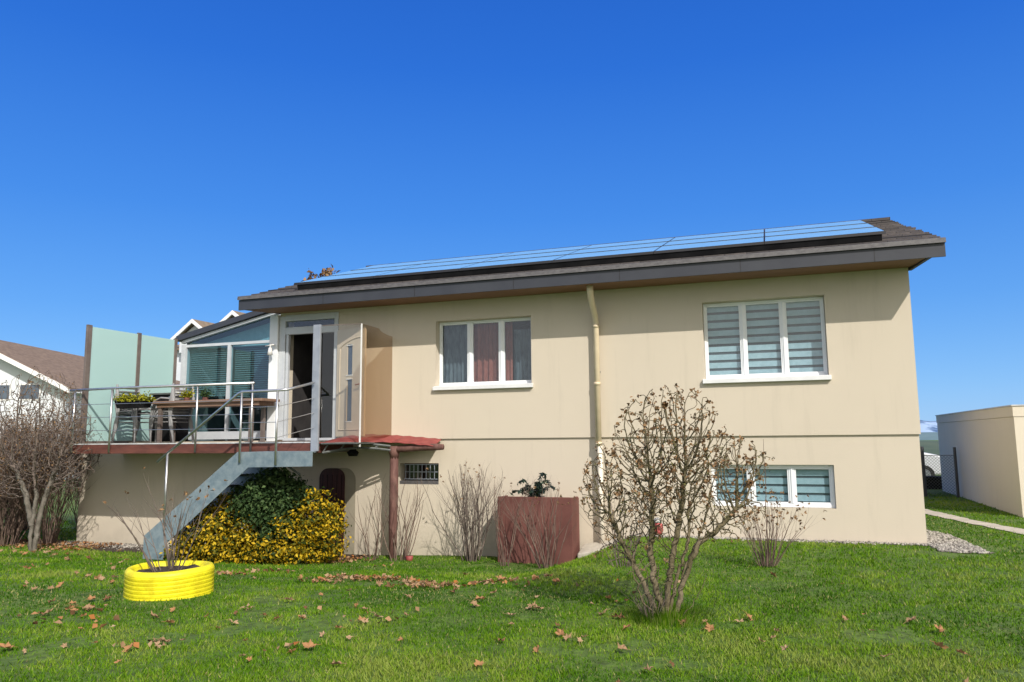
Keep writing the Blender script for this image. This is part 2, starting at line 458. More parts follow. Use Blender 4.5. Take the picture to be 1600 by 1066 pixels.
M['dryleaf'] = leafmat('dry_fallen_leaves', [(.12,.055,.028), (.24,.135,.07), (.38,.26,.15), (.36,.13,.03), (.42,.31,.20)], trans=.15, rough=.7)
M['pebble'] = leafmat('pale_pebbles', [(.10,.09,.08), (.28,.26,.23), (.48,.45,.40)], trans=0, rough=.9)
M['palm'] = leafmat('dark_blue_green_fronds', [(.01,.02,.02), (.03,.05,.05), (.06,.10,.05)], trans=.1)

# ------------------------------------------------------------------ the ground
def axis_vals():
    xs = list(np.arange(-22, 12.01, .25))
    out = [-4000, -1500, -600, -250, -120, -60, -35] + xs + [18, 30, 60, 120, 250, 600, 1500, 4000]
    return out
xs = axis_vals()
ys = [-60, -20, -8] + list(np.arange(-2, 26.01, .25)) + [32, 45, 70, 120, 250, 600, 1500, 4000, 6000]
g = MB()
rg = random.Random(5)
for y in ys:
    for x in xs:
        g.v.append((x, y, gz(x, y) + (rg.uniform(-.008, .008) if 3 < y < 13 else 0)))
nx = len(xs)
for j in range(len(ys)-1):
    for i in range(nx-1):
        a = j*nx+i
        g.f.append((a, a+1, a+1+nx, a+nx)); g.m.append(0)
o = g.build('ground', M['lawn'], smooth=True); o['kind'] = 'structure'

# path on the right
p = MB()
pts = [(5.6,9.5,.42), (4.35,12.0,.40), (3.75,14.0,.38), (3.15,16.0,.36), (2.75,17.8,.34), (2.3,20.5,.34)]
rr = random.Random(3)
dense = []
for i in range(len(pts)-1):
    for k in range(8):
        t = k/8
        dense.append(tuple(pts[i][q]*(1-t)+pts[i+1][q]*t for q in range(3)))
for i, (x, y, w) in enumerate(dense):
    w0 = w/2 + rr.uniform(-.045, .045)
    p.v.append((x-w0, y, gz(x, y)+.012)); p.v.append((x+w0, y+.1, gz(x, y)+.012))
    if i: p.f.append((2*i-2, 2*i-1, 2*i+1, 2*i)); p.m.append(0)
o = p.build('path', M['concrete']); o['kind'] = 'structure'

# mountain and hill seen in the gap at the right
def range_mesh(name, mat, xs_, y0, depth, hfun, base):
    mb = MB(); n = len(xs_); rows = 9
    for j in range(rows):
        t = j/(rows-1)
        pr = math.sin(math.pi*t)
        for x in xs_:
            mb.v.append((x, y0+depth*t, base + (hfun(x)-base)*pr))
    for j in range(rows-1):
        for i in range(n-1):
            a = j*n+i; mb.f.append((a, a+1, a+1+n, a+n)); mb.m.append(0)
    o = mb.build(name, mat, smooth=True); o['kind'] = 'structure'; return o
def hm(x):
    return 128 + 26*math.sin(x/420+1.2) + 14*math.sin(x/130) + 9*math.sin(x/47)
range_mesh('mountains', M['snow'], np.linspace(-3500, 3500, 220), 5600, 2400, hm, -80)
def hh(x):
    return -4.8 + 2.2*math.sin(x/70+.5) + 1.0*math.sin(x/23)
range_mesh('hill', M['hill'], np.linspace(-600, 600, 160), 420, 260, hh, -17)

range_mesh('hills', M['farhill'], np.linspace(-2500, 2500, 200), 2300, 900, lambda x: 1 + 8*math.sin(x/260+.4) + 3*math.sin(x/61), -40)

# ------------------------------------------------------------------ the house
FY = 12.5          # front wall plane
house = thing('house', (-3.5, 12.5, -1.6), 'cream rendered house with a half basement, low dark roof carrying solar panels and white windows', 'house')
X0, X1 = -9.12, 1.95
YB = 20.6

def wall_open(mb, xa, xb, za, zb, y, holes, thick=.30, mi=0):
    """front wall skin with rectangular holes, reveals and an inner skin"""
    xs_ = sorted(set([xa, xb] + [h[0] for h in holes] + [h[1] for h in holes]))
    zs_ = sorted(set([za, zb] + [h[2] for h in holes] + [h[3] for h in holes]))
    for i in range(len(xs_)-1):
        for j in range(len(zs_)-1):
            cx, cz = (xs_[i]+xs_[i+1])/2, (zs_[j]+zs_[j+1])/2
            if any(h[0] < cx < h[1] and h[2] < cz < h[3] for h in holes): continue
            a, b_, c, d = xs_[i], xs_[i+1], zs_[j], zs_[j+1]
            mb.quad((a,y,c),(b_,y,c),(b_,y,d),(a,y,d), mi)
            mb.quad((a,y+thick,c),(a,y+thick,d),(b_,y+thick,d),(b_,y+thick,c), mi)
    for h in holes:
        a, b_, c, d = h; yy = y+thick
        mb.quad((a,y,c),(a,y,d),(a,yy,d),(a,yy,c), mi)
        mb.quad((b_,y,c),(b_,yy,c),(b_,yy,d),(b_,y,d), mi)
        mb.quad((a,y,d),(b_,y,d),(b_,yy,d),(a,yy,d), mi)
        mb.quad((a,y,c),(a,yy,c),(b_,yy,c),(b_,y,c), mi)
    mb.quad((xa,y,zb),(xb,y,zb),(xb,y+thick,zb),(xa,y+thick,zb), mi)
    mb.quad((xa,y,za),(xa,y+thick,za),(xb,y+thick,za),(xb,y,za), mi)
    mb.quad((xa,y,za),(xa,y,zb),(xa,y+thick,zb),(xa,y+thick,za), mi)
    mb.quad((xb,y,za),(xb,y+thick,za),(xb,y+thick,zb),(xb,y,zb), mi)

WR = (-1.07, .765, .925, 2.165)     # upper right window
WM = (-5.78, -3.97, .955, 2.135)    # upper middle window
WL = (-1.045, .755, -1.07, -.425)   # lower right window
WS = (-6.50, -5.73, -.78, -.41)     # small barred window
DO = (X0+.001, -7.83, .03, 2.42)    # entrance opening
# upper storey
w = MB()
wall_open(w, X0, X1, .02, 2.50, FY, [WR, WM, DO])
w.box(X1-.3, X1, FY+.301, YB, .02, 2.6)
w.box(X0, X0+.1, FY+.301, YB, .02, 2.6)
w.box(X0, X1, YB, YB+.3, .02, 2.6)
# gable triangles
for xa in (X0, X1-.3):
    w.prism([(FY+.3, 2.601), (YB, 2.601), (16.6, 3.95)], 'x', xa+.002, xa+.298)
w.build('wall', M['wall'], house)
# basement storey and terrace substructure
w = MB()
wall_open(w, -14.06, X1-.02, -2.6, .019, FY+.032, [WL, WS], thick=.27)
w.box(X1-.3, X1-.02, FY+.303, YB, -2.6, .019)
w.box(-14.06, -13.76, FY+.303, YB, -2.6, -.25)
lower = w.build('basement_wall', M['wall'], house)

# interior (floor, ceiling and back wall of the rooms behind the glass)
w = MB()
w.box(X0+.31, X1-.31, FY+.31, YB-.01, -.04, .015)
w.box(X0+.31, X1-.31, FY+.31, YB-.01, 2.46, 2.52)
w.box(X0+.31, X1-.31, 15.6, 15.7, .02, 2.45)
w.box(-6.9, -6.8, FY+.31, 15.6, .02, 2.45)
w.box(X0+.101, X0+.12, FY+.31, 15.6, .016, 2.45); w.box(DO[1]+.05, -6.91, FY+.305, FY+.33, .016, 2.45)  # dark liner added so the doorway shows no sunlit wall
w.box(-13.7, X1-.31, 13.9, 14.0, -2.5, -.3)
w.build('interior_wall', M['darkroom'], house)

# soffit, fascia, eaves flashing
EY = 11.80; ZF = 2.47; XE0, XE1 = -9.55, 2.32
s_ = MB()
s_.hexa([(XE0+.05,EY+.03,ZF+.01),(2.09,EY+.03,ZF+.01),(1.96,FY+.0,ZF+.02),(XE0+.35,FY+.0,ZF+.02),
         (XE0+.05,EY+.03,ZF+.05),(2.09,EY+.03,ZF+.05),(1.96,FY+.0,ZF+.06),(XE0+.35,FY+.0,ZF+.06)])
s_.build('soffit', M['soffit'], house)
f_ = MB()
f_.box(XE0, XE1, EY-.012, EY+.02, ZF, ZF+.19)
# gable-side boards
RS = .33
def rz(y): return ZF+.19 + (y-EY)*RS
for xx in (XE0, XE1-.025):
    f_.prism([(EY+.021, ZF), (EY+.021, rz(EY)), (16.6, rz(16.6)), (16.6, rz(16.6)-.2)], 'x', xx, xx+.025)
# closing wedge between wall corner and eaves at both ends
f_.hexa([(2.10,EY+.03,ZF),(2.15,EY+.03,ZF),(2.0,FY+.05,ZF-.02),(1.955,FY+.05,ZF-.02),(2.10,EY+.03,ZF+.18),(2.15,EY+.03,ZF+.18),(2.0,FY+.05,ZF+.2),(1.955,FY+.05,ZF+.2)])
fas = f_.build('fascia', M['fascia'], house)
for x in (-7.7, -5.86, -4.04, -2.26, -.42, 1.42):
    f_ = MB(); f_.box(x-.005, x+.005, EY-.0145, EY-.0122, ZF+.002, ZF+.188)
    f_.build('fascia_joint', M['seam'], fas)
f_ = MB()
f_.hexa([(XE0-.01,EY-.05,ZF+.192),(XE1+.01,EY-.05,ZF+.192),(XE1+.01,EY+.16,ZF+.215),(XE0-.01,EY+.16,ZF+.215),
         (XE0-.01,EY-.035,ZF+.262),(XE1+.01,EY-.035,ZF+.262),(XE1+.01,EY+.16,ZF+.31),(XE0-.01,EY+.16,ZF+.31)])
f_.build('eaves_flashing', M['flash'], house)

# roof: stepped slate courses
r = MB()
rng = random.Random(11)
n_c = 17
ang = math.atan(RS)
YR = 16.6
z_at = lambda y: ZF+.225 + (y-EY)*RS
for side in (0, 1):
    for k in range(n_c):
        y0 = EY+.05 + k*.285; y1 = y0+.31
        if y0 > YR: break
        y1 = min(y1, YR+.02)
        za, zb = z_at(y0)+.035, z_at(y1)+.012
        jl, jr = rng.uniform(-.03,.03), rng.uniform(-.03,.03)
        if side: y0, y1 = 2*YR-y0, 2*YR-y1
        a, b_ = XE0-.02+jl, XE1+.02+jr
        r.hexa([(a,y0,za-.03),(b_,y0,za-.03),(b_,y1,zb-.03),(a,y1,zb-.03),(a,y0,za),(b_,y0,za),(b_,y1,zb),(a,y1,zb)])
r.box(XE0, XE1, YR-.11, YR+.11, z_at(YR)+.005, z_at(YR)+.06)
# roof deck under the slates
r.hexa([(XE0+.03,EY+.03,ZF+.195),(XE1-.03,EY+.03,ZF+.195),(XE1-.03,YR,rz(YR)-.02),(XE0+.03,YR,rz(YR)-.02),
        (XE0+.03,EY+.03,ZF+.20),(XE1-.03,EY+.03,ZF+.20),(XE1-.03,YR,rz(YR)),(XE0+.03,YR,rz(YR))])
yb2 = 2*YR-EY
r.hexa([(XE0+.03,YR,rz(YR)-.02),(XE1-.03,YR,rz(YR)-.02),(XE1-.03,yb2,ZF+.17),(XE0+.03,yb2,ZF+.17),
        (XE0+.03,YR,rz(YR)),(XE1-.03,YR,rz(YR)),(XE1-.03,yb2,ZF+.19),(XE0+.03,yb2,ZF+.19)])
roof = r.build('roof', M['slate'], house)

# solar panels: three rows of six on rails
PW, PG = 1.714, .006
for row in range(3):
    for c in range(6):
        xa = -8.66 + c*(PW+PG); xb = xa+PW
        ya = 12.26 + row*1.02; yb = ya+.99
        zf = lambda y: z_at(y)+.165
        q = MB()
        q.hexa([(xa,ya,zf(ya)-.035),(xb,ya,zf(ya)-.035),(xb,yb,zf(yb)-.035),(xa,yb,zf(yb)-.035),
                (xa,ya,zf(ya)),(xb,ya,zf(ya)),(xb,yb,zf(yb)),(xa,yb,zf(yb))])
        q.hexa([(xa,ya-.003,zf(ya)-.034),(xb,ya-.003,zf(ya)-.034),(xb,ya+.012,zf(ya)-.034),(xa,ya+.012,zf(ya)-.034),(xa,ya-.003,zf(ya)+.010),(xb,ya-.003,zf(ya)+.010),(xb,ya+.012,zf(ya)+.010),(xa,ya+.012,zf(ya)+.010)])
        fr = q.build('solar_panel', M['panelframe'], house)
        q = MB(); e = .010
        q.quad((xa+e,ya+e,zf(ya+e)+.0025),(xb-e,ya+e,zf(ya+e)+.0025),(xb-e,yb-e,zf(yb-e)+.0025),(xa+e,yb-e,zf(yb-e)+.0025))
        q.build('cell_sheet', M['panel'], fr)
q = MB()
for i in range(13):
    x = -8.45 + i*.83
    q.hexa([(x,12.33,z_at(12.33)+.04),(x+.04,12.33,z_at(12.33)+.04),(x+.04,15.3,z_at(15.3)+.04),(x,15.3,z_at(15.3)+.04),
            (x,12.33,z_at(12.33)+.125),(x+.04,12.33,z_at(12.33)+.125),(x+.04,15.3,z_at(15.3)+.125),(x,15.3,z_at(15.3)+.125)])
q.build('panel_rail', M['panelframe'], house)
q = MB()
q.hexa([(-8.6,12.30,z_at(12.3)+.03),(1.6,12.30,z_at(12.3)+.03),(1.6,12.32,z_at(12.3)+.03),(-8.6,12.32,z_at(12.3)+.03),(-8.6,12.27,z_at(12.27)+.125),(1.6,12.27,z_at(12.27)+.125),(1.6,12.29,z_at(12.29)+.125),(-8.6,12.29,z_at(12.29)+.125)])
q.build('panel_gap_shade', M['black'], house)  # black strip added as the shade in the gap under the panels

# ---- windows
def strips(mb, xa, xb, y, z0, z1, period, band, start=.0):
    z = z1 - start
    k = 0
    while z - band > z0 - .02:
        a = max(z-band, z0)
        mb.box(xa, xb, y, y+.006, a, z)
        z -= period; k += 1

def window(hole, rec, fw, mull, sill_out, blind=None, label=None, sill_h=.075):
    a, b_, c, d = hole
    y = FY + rec
    fr = MB()
    a2, b2, c2, d2 = a+.004, b_-.004, c+.004, d-.004
    fr.box(a2, a2+fw, y, y+.07, c2, d2); fr.box(b2-fw, b2, y, y+.07, c2, d2)
    fr.box(a2+fw, b2-fw, y, y+.07, c2, c2+fw+.01); fr.box(a2+fw, b2-fw, y, y+.07, d2-fw, d2)
    n = 3
    iw = (b2-a2-2*fw-(n-1)*mull)/n
    panes = []
    for k in range(n):
        xa = a2+fw+k*(iw+mull); xb = xa+iw
        panes.append((xa, xb))
        if k < n-1:
            fr.box(xb, xb+mull, y+.004, y+.066, c2+fw+.01, d2-fw)
            fr.box(xb+mull*.5-.012, xb+mull*.5+.012, y-.008, y+.004, c2+fw+.01, d2-fw)
        # sash
        sw = .022
        za, zb = c2+fw+.01, d2-fw
        fr.box(xa, xa+sw, y+.012, y+.055, za, zb); fr.box(xb-sw, xb, y+.012, y+.055, za, zb)
        fr.box(xa+sw, xb-sw, y+.012, y+.055, za, za+sw); fr.box(xa+sw, xb-sw, y+.012, y+.055, zb-sw, zb)
    fo = fr.build('window', M['white'], house, bevel=.004)
    if label: fo['label'] = label
    for xa, xb in panes:
        q = MB(); q.box(xa+.02, xb-.02, y+.03, y+.036, c2+fw+.03, d2-fw-.02)
        q.build('pane', M['glass'], fo)
    if sill_out is not None:
        q = MB(); e = .03
        q.hexa([(a-e,FY-sill_out,c-sill_h),(b_+e,FY-sill_out,c-sill_h),(b_+e,FY+rec+.0,c-sill_h),(a-e,FY+rec+.0,c-sill_h),
                (a-e,FY-sill_out,c-.012),(b_+e,FY-sill_out,c-.012),(b_+e,FY-.002,c+.001),(a-e,FY-.002,c+.001)])
        q.hexa([(a+.004,FY-.002,c-.01),(b_-.004,FY-.002,c-.01),(b_-.004,y-.001,c-.01),(a+.004,y-.001,c-.01),
                (a+.004,FY-.002,c+.002),(b_-.004,FY-.002,c+.002),(b_-.004,y-.001,c+.016),(a+.004,y-.001,c+.016)])
        q.build('sill', M['sillw'], fo, bevel=.004)
    return fo, panes, y, (c2+fw, d2-fw)

fo, pn, y, zz = window(WR, .15, .035, .07, .065, label='three-light window with striped blinds, upper floor at the right')
for xa, xb in pn:
    q = MB(); strips(q, xa+.012, xb-.012, y+.085, zz[0], zz[1], .131, .088, .01); q.build('blind', M['blind'], fo)
    q = MB(); q.box(xa+.012, xb-.012, y+.10, y+.104, zz[0], zz[1]); q.build('sheer', M['sheer'], fo)
fo, pn, y, zz = window(WL, .10, .045, .085, None, label='wide low basement window with striped blinds', sill_h=.05)
for xa, xb in pn:
    q = MB(); strips(q, xa+.012, xb-.012, y+.085, zz[0], zz[1], .128, .092, .03); q.build('blind', M['blind'], fo)
    q = MB(); q.box(xa+.012, xb-.012, y+.10, y+.104, zz[0], zz[1]); q.build('sheer', M['sheer'], fo)
fo, pn, y, zz = window(WM, .15, .032, .07, .07, label='three-light window with red-brown curtain in the middle, upper floor')
def curtain(xa, xb, yy, z0, z1, mat, parent, amp=.018, per=.085):
    mb = MB(); n = max(8, int((xb-xa)/.008)); 
    for i in range(n+1):
        x = xa+(xb-xa)*i/n
        dy = amp*math.sin(2*math.pi*x/per+.7*math.sin(x*9)) + amp*.4*math.sin(2*math.pi*x/(per*.37))
        mb.v.append((x, yy+dy, z0)); mb.v.append((x, yy+dy*.6, z1))
        if i: mb.f.append((2*i-2, 2*i, 2*i+1, 2*i-1)); mb.m.append(0)
    return mb.build('curtain', mat, parent, smooth=True)
curtain(pn[0][0]-.02, pn[0][1]+.05, y+.16, zz[0], zz[1], M['curtgrey'], fo)
curtain(pn[1][0]-.03, pn[1][1]+.02, y+.13, zz[0], zz[1], M['curtred'], fo, amp=.022, per=.12)
curtain(pn[2][0]-.03, pn[2][0]+.13, y+.14, zz[0], zz[1], M['curtred'], fo, amp=.012)
curtain(pn[2][0]+.14, pn[2][1]+.03, y+.18, zz[0]+.0, zz[1]-.15, M['curtgrey'], fo)

# small barred window in a deep reveal
q = MB(); a, b_, c, d = WS; y = FY+.22
for k in (a+.004, b_-.034): q.box(k, k+.03, y, y+.05, c+.004, d-.004)
q.box(a+.034, b_-.034, y, y+.05, c+.004, c+.034); q.box(a+.034, b_-.034, y, y+.05, d-.034, d-.004)
fo = q.build('window', M['reddust'], house); fo['label'] = 'small barred basement window'
q = MB(); q.box(a+.03, b_-.03, y+.02, y+.026, c+.03, d-.03); q.build('pane', M['glass'], fo)
q = MB()
for k in range(8):
    x = a+.10+k*(b_-a-.20)/7; q.box(x-.005, x+.005, FY+.07, FY+.08, c+.09, d-.015)
for z in (c+.09, (c+d)/2+.03, d-.025): q.box(a+.06, b_-.04, FY+.081, FY+.089, z-.006, z+.006)
q.build('window_bars', M['alu'], fo)
q = MB()
q.box(a+.004, b_-.004, FY+.03, FY+.2, c-.0, c+.06); q.build('sill', M['flash'], fo)

# ---- entrance: white frame with transom, dark interior, open beige door leaf
q = MB(); a, b_, c, d = DO; y = FY-.02
zt0, zt1 = 2.06, 2.20
q.box(a, a+.13, y, y+.10, c, d); q.box(b_-.06, b_+.03, y, y+.10, c, d+.02)
q.box(a+.13, b_-.06, y+.002, y+.098, zt0, zt1); q.box(a+.13, b_-.06, y, y+.10, d-.10, d+.02)
q.box(a+.13, b_-.06, y+.01, y+.08, c-.02, c+.03)
q.box(a+.145, a+.20, y+.02, y+.085, c+.03, zt0)          # inner jamb
q.box(a+.002, a+.02, y+.101, FY+.31, c, zt0); q.box(b_-.022, b_-.002, y+.101, FY+.31, c, d)
ent = q.build('door_frame', M['offwhite'], house, bevel=.004)
q = MB(); q.box(a+.131, b_-.061, y+.05, y+.056, zt1+.001, d-.101); q.build('transom_pane', M['glass'], ent)
# interior seen through the doorway
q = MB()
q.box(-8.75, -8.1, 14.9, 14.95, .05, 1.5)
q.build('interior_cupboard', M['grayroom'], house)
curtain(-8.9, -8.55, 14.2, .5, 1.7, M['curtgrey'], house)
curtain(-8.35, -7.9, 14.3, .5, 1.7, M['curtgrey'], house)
# leaf, hinged at the right of the frame and swung out towards the wall
hx, hy = -7.78, FY-.05
th = math.radians(-19)
lw, lh = .78, 2.0
def leafpt(u, v, z): return (hx + u*math.cos(th) - v*math.sin(th), hy + u*math.sin(th) + v*math.cos(th), z)
def lbox(mb, u0, u1, v0, v1, z0, z1):
    mb.hexa([leafpt(u0,v0,z0),leafpt(u1,v0,z0),leafpt(u1,v1,z0),leafpt(u0,v1,z0),leafpt(u0,v0,z1),leafpt(u1,v0,z1),leafpt(u1,v1,z1),leafpt(u0,v1,z1)])
q = MB()
lbox(q, 0, .30, -.02, .02, .08, 2.07); lbox(q, .44, lw, -.02, .02, .08, 2.07)
lbox(q, .30, .44, -.02, .02, .08, .35); lbox(q, .30, .44, -.02, .02, 1.78, 2.07); lbox(q, .30, .44, -.02, .02, 1.13, 1.20)
# raised border following the arched panel
brd = [(.09,.2),(.09,1.72)] + [(.09+.60*t, 1.72+.17*math.sin(math.pi*.5*(t**.8))) for t in [k/8 for k in range(1,9)]] + [(.69,.2),(.09,.2)]
for i in range(len(brd)-1):
    p0 = leafpt(brd[i][0], -.022, brd[i][1]); p1 = leafpt(brd[i+1][0], -.022, brd[i+1][1])
    q.tube([p0, p1], .012, 6)
lf = q.build('door_leaf', M['doorbeige'], house)
q = MB(); lbox(q, .30, .44, -.004, .004, .35, 1.78); q.build('pane', M['farglass'], lf)
for z in (.35, 1.13, 1.20, 1.76):
    q = MB(); lbox(q, .28, .46, -.028, -.018, z-.008, z+.008); q.build('glazing_bar', M['lamp'], lf)
q = MB()
q.tube([leafpt(.70,-.024,1.02),leafpt(.70,-.07,1.02),leafpt(.60,-.075,1.01)], .012, 8)
lbox(q, .675, .725, -.03, -.0205, .90, 1.12)
q.build('handle', M['copper'], lf)
q = MB(); lbox(q, .69, .71, -.03, -.0205, .66, .72); q.build('keyhole_plate', M['copper'], lf)

# ---- arched basement door
q = MB()
def arch(x0, x1, zb, zt, r_=.22, n=8):
    pts = [(x0, zb)]
    pts += [(x0+r_-r_*math.cos(math.pi/2*k/n), zt-r_+r_*math.sin(math.pi/2*k/n)) for k in range(n+1)]
    pts += [(x1-r_+r_*math.sin(math.pi/2*k/n), zt-r_+r_*math.cos(math.pi/2*k/n)) for k in range(n+1)]
    pts += [(x1, zb)]
    return pts
ad = MB(); ad.prism(arch(-8.16, -7.40, -2.3, -.50), 'y', FY+.026, FY+.05)
nic = ad.build('basement_door', M['doorshade'], house); nic['label'] = 'arched basement doorway beneath the canopy'
ad = MB(); ad.prism(arch(-8.155, -7.62, -2.3, -.505, .18), 'y', FY+.004, FY+.0255)
ad.build('door_leaf', M['darkwood'], nic)
ad = MB()
for k in range(5):
    x = -8.08+k*.10; ad.box(x-.004, x+.004, FY+.0005, FY+.0038, -2.25, -.62)
ad.build('plank_groove', M['black'], nic)

# ---- downpipe
q = MB()
q.tube([(-2.80,FY-.48,2.49),(-2.80,FY-.47,2.40),(-2.80,FY-.36,2.22),(-2.80,FY-.15,2.03),(-2.80,FY-.10,1.92),(-2.80,FY-.10,-.12)], [.055,.055,.052,.052,.05,.05], 14)
for z in (1.86, .9, -.08): q.tube([(-2.80,FY-.10,z-.025),(-2.80,FY-.10,z+.025)], .058, 14)
dp = q.build('downpipe', M['pipe'], house, smooth=True)
q = MB(); q.tube([(-2.78,FY-.10,-.12),(-2.78,FY-.10,-1.9)], .042, 12); q.build('lower_pipe', M['pipew'], dp, smooth=True)
for z in (1.1, -.3, -1.2):
    q = MB(); q.box(-2.82, -2.76, FY-.08, FY+.04, z-.012, z+.012); q.build('pipe_bracket', M['greysteel'], dp)

# ---- sunroom on the left
SX0, SX1, SY = -12.70, X0, 13.9
def sroof(x): return 2.40 + (x+12.85)*.215
q = MB()
q.box(SX0-.06, SX0+.06, SY-.04, SY+.10, -.02, 2.20)
q.box(-11.50, -11.42, SY-.02, SY+.07, .22, 2.14)
q.box(-10.34, -10.22, SY-.02, SY+.08, -.02, 2.72)
q.box(SX0+.06, -10.34, SY-.015, SY+.065, 2.14, 2.20)
q.box(SX0+.06, -10.34, SY-.015, SY+.065, .06, .23)
q.hexa([(SX0-.06,SY-.05,sroof(SX0)-.20),(-10.22,SY-.05,sroof(-10.22)-.20),(-10.22,SY+.05,sroof(-10.22)-.20),(SX0-.06,SY+.05,sroof(SX0)-.20),
        (SX0-.06,SY-.05,sroof(SX0)-.14),(-10.22,SY-.05,sroof(-10.22)-.14),(-10.22,SY+.05,sroof(-10.22)-.14),(SX0-.06,SY+.05,sroof(SX0)-.14)])
q.box(-10.22, X0-.005, SY-.0, SY+.06, -.02, 2.75)
sun = q.build('sunroom_frame', M['offwhite'], house)
q = MB()
q.box(SX0+.061, -11.501, SY+.02, SY+.028, .23, 2.14); q.box(-11.419, -10.341, SY+.02, SY+.028, .23, 2.14)
q.prism([(SX0+.061, 2.201), (-10.341, 2.201), (-10.341, sroof(-10.34)-.20), (SX0+.061, sroof(SX0+.06)-.20)], 'y', SY+.02, SY+.028)
q.build('pane', M['sunglass'], sun)
q = MB()
q.hexa([(SX0-.15,SY-.12,sroof(SX0-.15)-.12),(X0-.003,SY-.12,sroof(X0)-.12),(X0-.003,17.5,sroof(X0)-.12),(SX0-.15,17.5,sroof(SX0-.15)-.12),
        (SX0-.15,SY-.12,sroof(SX0-.15)),(X0-.003,SY-.12,sroof(X0)),(X0-.003,17.5,sroof(X0)),(SX0-.15,17.5,sroof(SX0-.15))])
q.build('sunroom_roof', M['fascia'], house)
q = MB()
q.box(SX0-.05, SX0+.03, SY+.11, 17.4, -.02, sroof(SX0)-.13); q.box(SX0, X0, 17.4, 17.5, -.02, 2.3)
q.build('sunroom_wall', M['grayroom'], house)
q = MB()
for xa, xb, z0 in ((SX0+.09, -11.53, 1.0), (-11.39, -10.37, .9)):
    z = 2.10
    while z > z0:
        q.hexa([(xa,SY+.10,z-.012),(xb,SY+.10,z-.012),(xb,SY+.13,z+.006),(xa,SY+.13,z+.006),(xa,SY+.10,z-.009),(xb,SY+.10,z-.009),(xb,SY+.13,z+.009),(xa,SY+.13,z+.009)])
        z -= .048
q.build('slat_blind', M['tealblind'], sun)
q = MB(); q.prism([(SX0+.07, 2.15), (-10.36, 2.15), (-10.36, sroof(-10.36)-.22), (SX0+.07, sroof(SX0+.07)-.22)], 'y', SY+.35, SY+.37); q.build('added_transom_board', M['blind'], sun)  # pale board added behind the transom so its pane looks lighter

# corner post with little wall lamp
q = MB(); q.box(X0-.20, X0-.012, FY-.06, FY+.12, 0, 2.46); q.build('corner_post', M['white'], house, bevel=.005)
q = MB()
q.tube([(X0-.10,FY-.06,1.86),(X0-.10,FY-.14,1.88),(X0-.10,FY-.16,1.80)], .014, 8)
q.tube([(X0-.10,FY-.16,1.80),(X0-.10,FY-.16,1.66)], [.03,.055], 12)
q.tube([(X0-.22,FY-.15,1.84),(X0-.02,FY-.15,1.86)], .012, 8)
wl_ = q.build('wall_lamp', M['lamp'], smooth=True); tag(wl_, 'small white lamp on the white corner post beside the sunroom', 'lamp')

# ------------------------------------------------------------------ terrace deck
DYF = 11.3; DX0, DX1 = -12.93, -7.46
deck = thing('terrace_deck', (-10, 12, -.2), 'raised terrace deck with a red-brown edge board on top of the basement wall', 'deck')
q = MB()
x = DX0
while x < DX1-.01:
    q.box(x, min(x+.138, DX1), DYF+.03, FY-.09, -.055, -.03); x += .144
x = DX0
while x < X0-.23:
    q.box(x, min(x+.138, X0-.23), FY-.085, SY-.06, -.055, -.03); x += .144
q.build('deck_floor', M['plank'], deck)
q = MB(); q.box(DX0, DX1, DYF, DYF+.028, -.20, -.03); q.box(DX1-.0, DX1+.028, DYF, FY-.02, -.20, -.03)
q.box(DX0-.028, DX0, DYF, SY, -.20, -.03)
q.build('edge_board', M['rustred'], deck, bevel=.004)
q = MB(); q.box(DX0-.03, DX1+.0, DYF-.006, DYF+.03, -.029, -.008); q.build('edge_trim', M['trim'], deck)
q = MB(); q.box(DX0+.01, DX1-.01, DYF+.03, FY-.01, -.14, -.056); q.box(DX0+.01, X0, FY+.31, SY-.05, -.14, -.056); q.build('joist', M['soffit'], deck)

# railing of the deck
rail = thing('deck_railing', (-10.8, DYF, 0), 'stainless steel railing with three thin rods along the terrace edge', 'railing')
q = MB(); q.tube([(-13.02,DYF-.04,1.02),(-12.0,DYF-.04,1.035),(-8.72,DYF-.04,1.03)], .024, 10); q.build('handrail', M['steel'], rail, smooth=True)
for x in (-12.9, -11.97, -9.96, -8.76):
    q = MB(); q.tube([(x,DYF-.035,-.18),(x,DYF-.035,1.02)], .019, 10)
    q.build('post', M['steel'], rail, smooth=True)
for z in (.74, .49, .24):
    q = MB(); q.tube([(-12.95,DYF-.035,z),(-8.76,DYF-.035,z-.01)], .006, 6); q.build('rod', M['steel'], rail)

# frosted screens
scr = thing('glass_screen', (-12.8, 12.7, 0), 'tall mint frosted glass privacy screen in brown posts on the left end of the terrace', 'screen')
for y, w_ in ((11.42, .055), (12.68, .045), (13.86-.13, .04)):
    q = MB(); q.box(-12.84, -12.79, y-w_, y+w_, -.03, 2.33); q.build('post', M['bronzepost'], scr, bevel=.004)
q = MB(); q.box(-12.822, -12.808, 11.476, 12.634, .04, 2.30); q.build('glass_panel', M['frost'], scr)
q = MB(); q.box(-12.822, -12.808, 12.726, 13.69, .04, 2.30); q.build('glass_panel', M['frost'], scr)
q = MB(); q.box(-12.835, -12.795, 11.476, 13.69, -.0, .039); q.build('bottom_rail', M['bronzepost'], scr)

